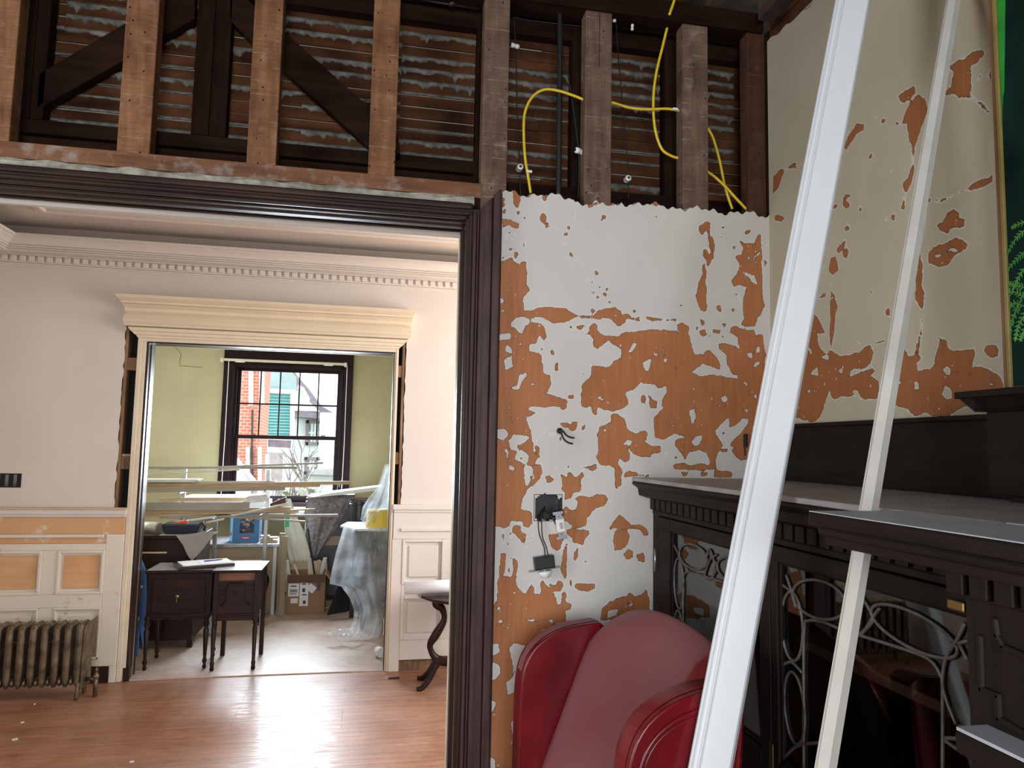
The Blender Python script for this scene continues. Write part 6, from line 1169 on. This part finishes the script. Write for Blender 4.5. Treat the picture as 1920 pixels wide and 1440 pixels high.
# furniture under the blanket, and the covered table on the right
YK = 7.5
ub = thing('covered_dresser', 'dark dresser half hidden under the grey blanket', 'dresser', (aty(630,1000,YK).x, YK+.3, 0)); a, b = aty(575,938,YK+.03), aty(725,940,YK+.03)
B('body', 'black_plastic', ub, a.x, b.x, YK+.05, YK+.6, .05, a.z-.04, bevel=.004); B('top', 'mahogany_x', ub, a.x-.01, b.x+.01, YK+.04, YK+.62, a.z-.04, a.z-.012, bevel=.003)
q0, q1 = aty(605,1005,YK+.04), aty(665,1022,YK+.04); B('pale_drawer', 'bench_beige', ub, q0.x, q1.x, YK+.035, YK+.05, q1.z, q0.z)
for x in (a.x+.02, b.x-.07): B('foot', 'mahogany_z', ub, x, x+.05, YK+.1, YK+.15, 0, .05)
sheet('moving_blanket', 'mottled grey moving blanket hanging in a point over the dresser', 'blanket', 'blanket', [(578,931),(570,960),(575,1000),(582,1030),(590,1050)], [(662,930),(648,960),(625,1000),(604,1028),(594,1046)], lambda t, u: YK+.02-.03*t, .014, 2)
a, b = aty(576,932,YK+.02), aty(664,932,YK+.02); tag(MB().box(a.x, b.x, YK+.01, YK+.5, a.z-.004, a.z+.006).build('blanket_fold', 'blanket', bevel=.003), 'folded top of the grey blanket under the white board', 'blanket')
wbp = [aty(574,934,7.5), aty(620,924,7.5), aty(700,914,7.5), aty(716,912,7.5), aty(714,919,7.5), aty(640,928,7.5)]
tag(MB().prism(wbp, (0,.35,0)).build('white_board', 'white_gloss'), 'white board lying aslant over the grey blanket', 'board')
q = aty(667,985,7.15); bn_ = thing('waste_bin', 'black plastic waste bin beside the grey blanket', 'bin', (q.x, 7.15, 0)); rb = 15*7.15/F; zb0, zb1 = 0, aty(667,940,7.15).z
MB().lathe([(rb*.85,0),(rb,zb1-zb0-.015),(rb*1.08,zb1-zb0-.014),(rb*1.08,zb1-zb0),(rb*.95,zb1-zb0),(rb*.9,zb1-zb0-.05)], (q.x+.02, 7.15, zb0), 18).build('body', 'black_plastic', bn_, smooth=False); MB().lathe([(rb*1.10,0),(rb*1.13,.006),(rb*1.10,.012)], (q.x+.02, 7.15, zb1-.03), 18).build('rim', 'black_plastic', bn_, smooth=True)
YT = 6.30
a, b = aty(636,980,YT), aty(760,1002,YT); ct = thing('covered_table', 'table under clear plastic beside the doorway, yellow box on top', 'table', ((a.x+b.x)/2, YT+.3, 0)); tz_ = aty(700,996,YT).z
MB().prism([(a.x, YT+.28, tz_), (a.x+.16, YT, tz_), (b.x+.4, YT, tz_), (b.x+.4, YT+.6, tz_), (a.x+.05, YT+.6, tz_)], (0,0,.018)).build('top', 'white_gloss', ct, bevel=.003)
for x, yy in ((a.x+.2, YT+.06), (b.x+.3, YT+.06), (a.x+.1, YT+.5), (b.x+.3, YT+.5)): B('leg', 'mahogany_z', ct, x, x+.04, yy, yy+.04, 0, tz_)
B('drawer_box', 'mahogany_x', ct, a.x+.24, b.x+.36, YT+.08, YT+.56, .16, tz_-.12, bevel=.003)
Yy = YT+.06; a, b = aty(687,955,Yy), aty(715,1004,Yy); yb_ = thing('yellow_box', 'bright yellow box standing on the plastic-covered table', 'box', ((a.x+b.x)/2, Yy+.05, tz_+.018)); zy0, zy1 = tz_+.0185, a.z
MB().prism([(a.x,Yy+.03,zy0),(b.x,Yy,zy0),(b.x+.20,Yy+.10,zy0),(a.x+.2,Yy+.13,zy0)], (0,0,zy1-zy0)).build('carton', 'yellow_box', yb_, bevel=.002)
for k, (w_, dz_) in enumerate(((.05,.13),(.03,.105),(.05,.08),(.035,.055))): MB().obox((a.x+.060,Yy+.0155,zy0+dz_), (w_*.5,-.0115*w_/.07,0), (0,.001,0), (0,0,.004)).build('printed_line', 'yellow_ink', yb_)
ps_ = sheet('plastic_sheet', 'clear plastic dust sheet draped over the table and trailing on the floor', 'plastic sheet', 'plastic_sheet', [(645,984),(638,1010),(630,1035),(622,1070),(618,1095),(640,1100),(655,1120),(664,1145),(662,1165),(655,1180),(640,1190)], [(726,990),(727,1020),(728,1050),(728,1080),(727,1100),(725,1115),(722,1135),(720,1150),(717,1170),(714,1185),(708,1200)], lambda t, u: YT-.03-.22*t+.10*(1-u)*(1-t), .045, 8, 60, 60)
sheet('plastic_trail', 'end of the clear plastic sheet crumpled on the floor', 'plastic sheet', 'plastic_sheet', [(614,1183),(612,1190),(618,1196)], [(664,1176),(668,1192),(690,1202)], lambda t, u: 5.98-.10*t, .05, 3, 30, 10)
sheet('plastic_bag', 'bunched clear plastic rising by the doorway above the yellow box', 'plastic sheet', 'plastic_sheet', [(722,870),(708,915),(690,935),(680,950),(676,975)], [(732,872),(732,915),(732,940),(730,955),(690,985)], lambda t, u: YT+.05, .03, 4, 16, 18)
# canvas sheet with green strap
sheet('canvas_sheet', 'cream canvas sheet hanging between the bench and the blanket', 'sheet', 'canvas_sheet', [(520,935),(532,960),(534,1000),(540,1040),(548,1066)], [(545,935),(555,965),(572,1000),(582,1040),(580,1066)], lambda t, u: 7.40, .016, 6)
q0, q1 = aty(536,957,7.36), aty(542,988,7.36); tag(B('green_strap', 'green_plastic', None, q0.x, q1.x, 7.358, 7.364, q1.z, q0.z), 'bright green strap across the cream canvas sheet', 'strap')
sheet('white_bag', 'crumpled white plastic bag on the rack in front of the window', 'bag', 'paper_white', [(452,946),(458,934),(470,928),(480,940)], [(505,940),(500,930),(498,926),(495,942)], lambda t, u: 6.50, .03, 3, 12, 10)
tag(MB().prism([aty(505,945,6.47), aty(535,932,6.47), aty(536,946,6.47), aty(508,954,6.47)], (0,.1,0)).build('brown_sack', 'cardboard_dark', bevel=.004), 'flat brown sack behind the rack post under the window', 'sack')
# stacked timber leaning by bench end
for i, (x0_, x1_, y0_, y1_, lab) in enumerate(((524,530,1000,1110,'beige board standing at the end of the bench'),(529,536,1005,1075,'shorter beige board leaning beside the bench end'))):
    a, b = aty(x0_, y0_, 6.95), aty(x1_, y1_, 6.95); tag(MB().box(a.x, b.x, 6.962-.03*i, 6.982-.03*i, 0, a.z).build('board', 'bench_beige', bevel=.002), lab, 'board')
# ------------------------------------------------------------------ cardboard box of offcuts
YX = 7.0
a, b = aty(536,1137,YX), aty(608,1133,YX); za = aty(540,1078,YX).z; a.z = 0
cb_ = thing('cardboard_box', 'open cardboard box with shipping labels, full of offcuts', 'box', ((a.x+b.x)/2, YX+.15, 0))
for nm, bb in (('front', (a.x,b.x,YX,YX+.006)), ('back', (a.x,b.x,YX+.3,YX+.306)), ('side', (a.x,a.x+.006,YX+.006,YX+.3)), ('side', (b.x-.006,b.x,YX+.006,YX+.3))): B(nm, 'cardboard', cb_, *bb, .001, za)
B('bottom', 'cardboard', cb_, a.x+.006, b.x-.006, YX+.006, YX+.3, .001, .006); B('front_flap', 'cardboard_dark', cb_, a.x+.005, b.x-.005, YX-.02, YX-.014, za-.07, za+.004)
MB().prism([(b.x, YX+.01, za), (b.x+.05, YX-.01, za-.06), (b.x+.05, YX+.28, za-.06), (b.x, YX+.29, za)], (0,0,.004)).build('flap', 'cardboard', cb_); MB().prism([(a.x, YX+.3, za), (b.x, YX+.3, za), (b.x-.01, YX+.36, za+.07), (a.x+.01, YX+.36, za+.07)], (0,.004,0)).build('flap', 'bench_beige', cb_)
def lab(x0, y0, x1, y1, m='paper_white', lift=.001):
    p, q = aty(x0, y0, YX), aty(x1, y1, YX); return B('shipping_label' if m == 'paper_white' else 'label_print', m, cb_, p.x, q.x, YX-lift, YX-.0002, max(.01, q.z), p.z)
lab(541,1094,560,1118); lab(563,1087,577,1136); lab(545,1122,558,1131)
for k in range(9): lab(544+k*1.6, 1105, 544.8+k*1.6, 1111, 'print_black', .0018)
lab(545,1098,556,1100,'print_black',.0018); lab(543,1113,556,1114,'print_black',.0018); lab(566,1094,574,1096,'print_black',.0018); lab(567,1103,572,1110,'print_black',.0018); lab(566,1114,575,1116,'print_black',.0018); lab(568,1126,573,1132,'print_black',.0018)
lab(594,1090,601,1107,'print_purple',.0012); p = aty(584,1103,YX); MB().obox((p.x,YX-.0008,p.z), (.028,0,-.022), (0,.0006,0), (.02,0,.026)).build('shipping_label', 'paper_white', cb_)
OFF = [((540,1080),(536,1050),.05,'strip_pale','wide white moulding offcut at the left of the cardboard box'),((560,1080),(552,1058),.02,'cream_wood_z','short cream stick at the back of the cardboard box'),((590,1080),(577,990),.016,'mahogany_z','tall reddish wood stick standing in the cardboard box'),((583,1080),(582,1046),.05,'cream_wood_z','wide cream offcut behind the tall stick in the cardboard box'),((595,1080),(598,1050),.03,'strip_wood_z','tan offcut in the middle of the cardboard box'),((600,1082),(610,1045),.035,'white_gloss','white moulding offcut sticking out at the right of the cardboard box'),((592,1080),(594,1058),.02,'cream_wood_z','small cream offcut next to the tan offcut')]
for i, (p, q, w_, m, lb) in enumerate(OFF):
    Yo = YX+.05+.03*i; p3, q3 = aty(*p, Yo), aty(*q, Yo); d_ = (q3-p3).normalized(); p3 = p3 - d_*((p3.z-.02)/d_.z); tag(MB().beam(p3, q3, Vector((w_*.5,0,0)), Vector((0,.006,0))).build('moulding_offcut', m, bevel=.002), lb, 'offcut', 'offcuts in the cardboard box')
# black panel leaning, debris and cans
q = [atz(611,1156,.0), atz(662,1150,.0)]; a = aty(612,1154,6.65)
bp = MB().prism([aty(612,1154,6.72), aty(651,1147,6.80), aty(668,1096,6.95), aty(640,1082,6.95)], (.02,.05,0)); tag(bp.build('black_panel', 'black_plastic', bevel=.003), 'matt black panel leaning beside the plastic sheet', 'panel')
for (x0_, y0_, x1_, y1_, lb) in ((597,1143,617,1138,'pale stick on the floor between the carton and the black panel'),(652,1135,670,1150,'white moulding scrap on the floor right of the black panel'),(655,1148,672,1156,'second scrap on the floor right of the black panel')):
    p, q = atz(x0_, y0_, .008), atz(x1_, y1_, .008); tag(MB().beam(p, q, (0,.018,0), (0,0,.006)).build('floor_scrap', 'cream_wood_x', bevel=.002), lb, 'wood scrap', 'scraps on the back room floor')
p, q = atz(508,1108,.01), atz(536,1112,.01); tag(MB().beam(p, q, (0,.03,0), (0,0,.01)).build('dark_bar', 'black_plastic', bevel=.003), 'dark flat bar on the floor in front of the bench', 'bar'); p, q = atz(515,1126,.01), atz(529,1128,.01); tag(MB().beam(p, q, (0,.02,0), (0,0,.009)).build('floor_block', 'cream_wood_x', bevel=.002), 'small pale wood block on the floor in front of the bench', 'block')
p = atz(721,1212,0); rc = .035; tn = thing('spray_can', 'red and white can at the right door jamb', 'can', (p.x+.02, p.y, 0)); hz_ = .20
MB().lathe([(rc,0),(rc,hz_*.45)], (p.x+.02, p.y, 0), 16).build('lower_band', 'red_print', tn, smooth=False); MB().lathe([(rc,hz_*.45),(rc,hz_),(rc*1.04,hz_+.002),(rc*1.04,hz_+.01),(rc*.9,hz_+.01)], (p.x+.02, p.y, 0), 16).build('upper_band', 'porcelain', tn)
for k in range(3): MB().lathe([(rc*1.01,hz_*.55+k*.022),(rc*1.01,hz_*.55+k*.022+.006)], (p.x+.02, p.y, 0), 16).build('printed_ring', 'red_print', tn)
p = atz(708,1232,0); tag(MB().lathe([(.012,0),(.036,0),(.036,.05),(.012,.05)], (p.x, p.y+.02, .036), 18, (.5,-.86,0)).build('tape_roll', 'paper_white'), 'white roll lying on the floor beside the red and white can', 'roll')
# cushioned chair with a cabriole leg behind the tables
ck = thing('cabriole_stool', 'upholstered stool with curved cabriole legs behind the carved table', 'stool', (-1.02, 6.75, 0))
sxl, sxr, syf, syb, sz = -1.32, -.88, 6.70, 6.95, .42
B('seat_rail', 'mahogany_x', ck, sxl, sxr, syf, syb, sz-.07, sz, bevel=.01); B('cushion', 'cushion_fabric', ck, sxl-.005, sxr+.005, syf-.005, syb+.005, sz, sz+.085, bevel=.035, seg=4, smooth=True)
for x, s in ((sxl+.03,-1), (sxr-.03,1)):
    for yy, sy_ in ((syf+.03,-1), (syb-.03,1)):
        P_ = catmull([(x,yy,sz-.03),(x+s*.03,yy+sy_*.02,sz-.11),(x+s*.01,yy+sy_*.005,.18),(x-s*.01,yy,.07),(x+s*.025,yy+sy_*.015,.018),(x+s*.04,yy+sy_*.02,.010)], 5); MB().tube(P_, [.030,.032,.034,.034,.034,.032,.028,.026,.024,.022,.020,.018,.017,.016,.015,.015,.016,.018,.020,.021,.021,.020,.018,.015,.013,.010][:len(P_)], 8).build('leg', 'mahogany_z', ck, smooth=True)
# chips of plaster on the hall floor
for i, (x, y, l, lb) in enumerate(((42,1354,.014,'small pale plaster chip on the hall floor below the radiator end'),(28,1386,.022,'pale splinter on the floor at the lower left edge'),(247,1428,.016,'white paint flakes at the bottom edge of the floor'),(65,1320,.008,'tiny plaster crumb under the radiator'))):
    p = atz(x, y, .002); tag(MB().obox(p, (l*.5,l*.25,0), (-l*.12,l*.2,0), (0,0,.002)).build('plaster_chip', 'staple_white'), lb, 'chip', 'chips on the hall floor')
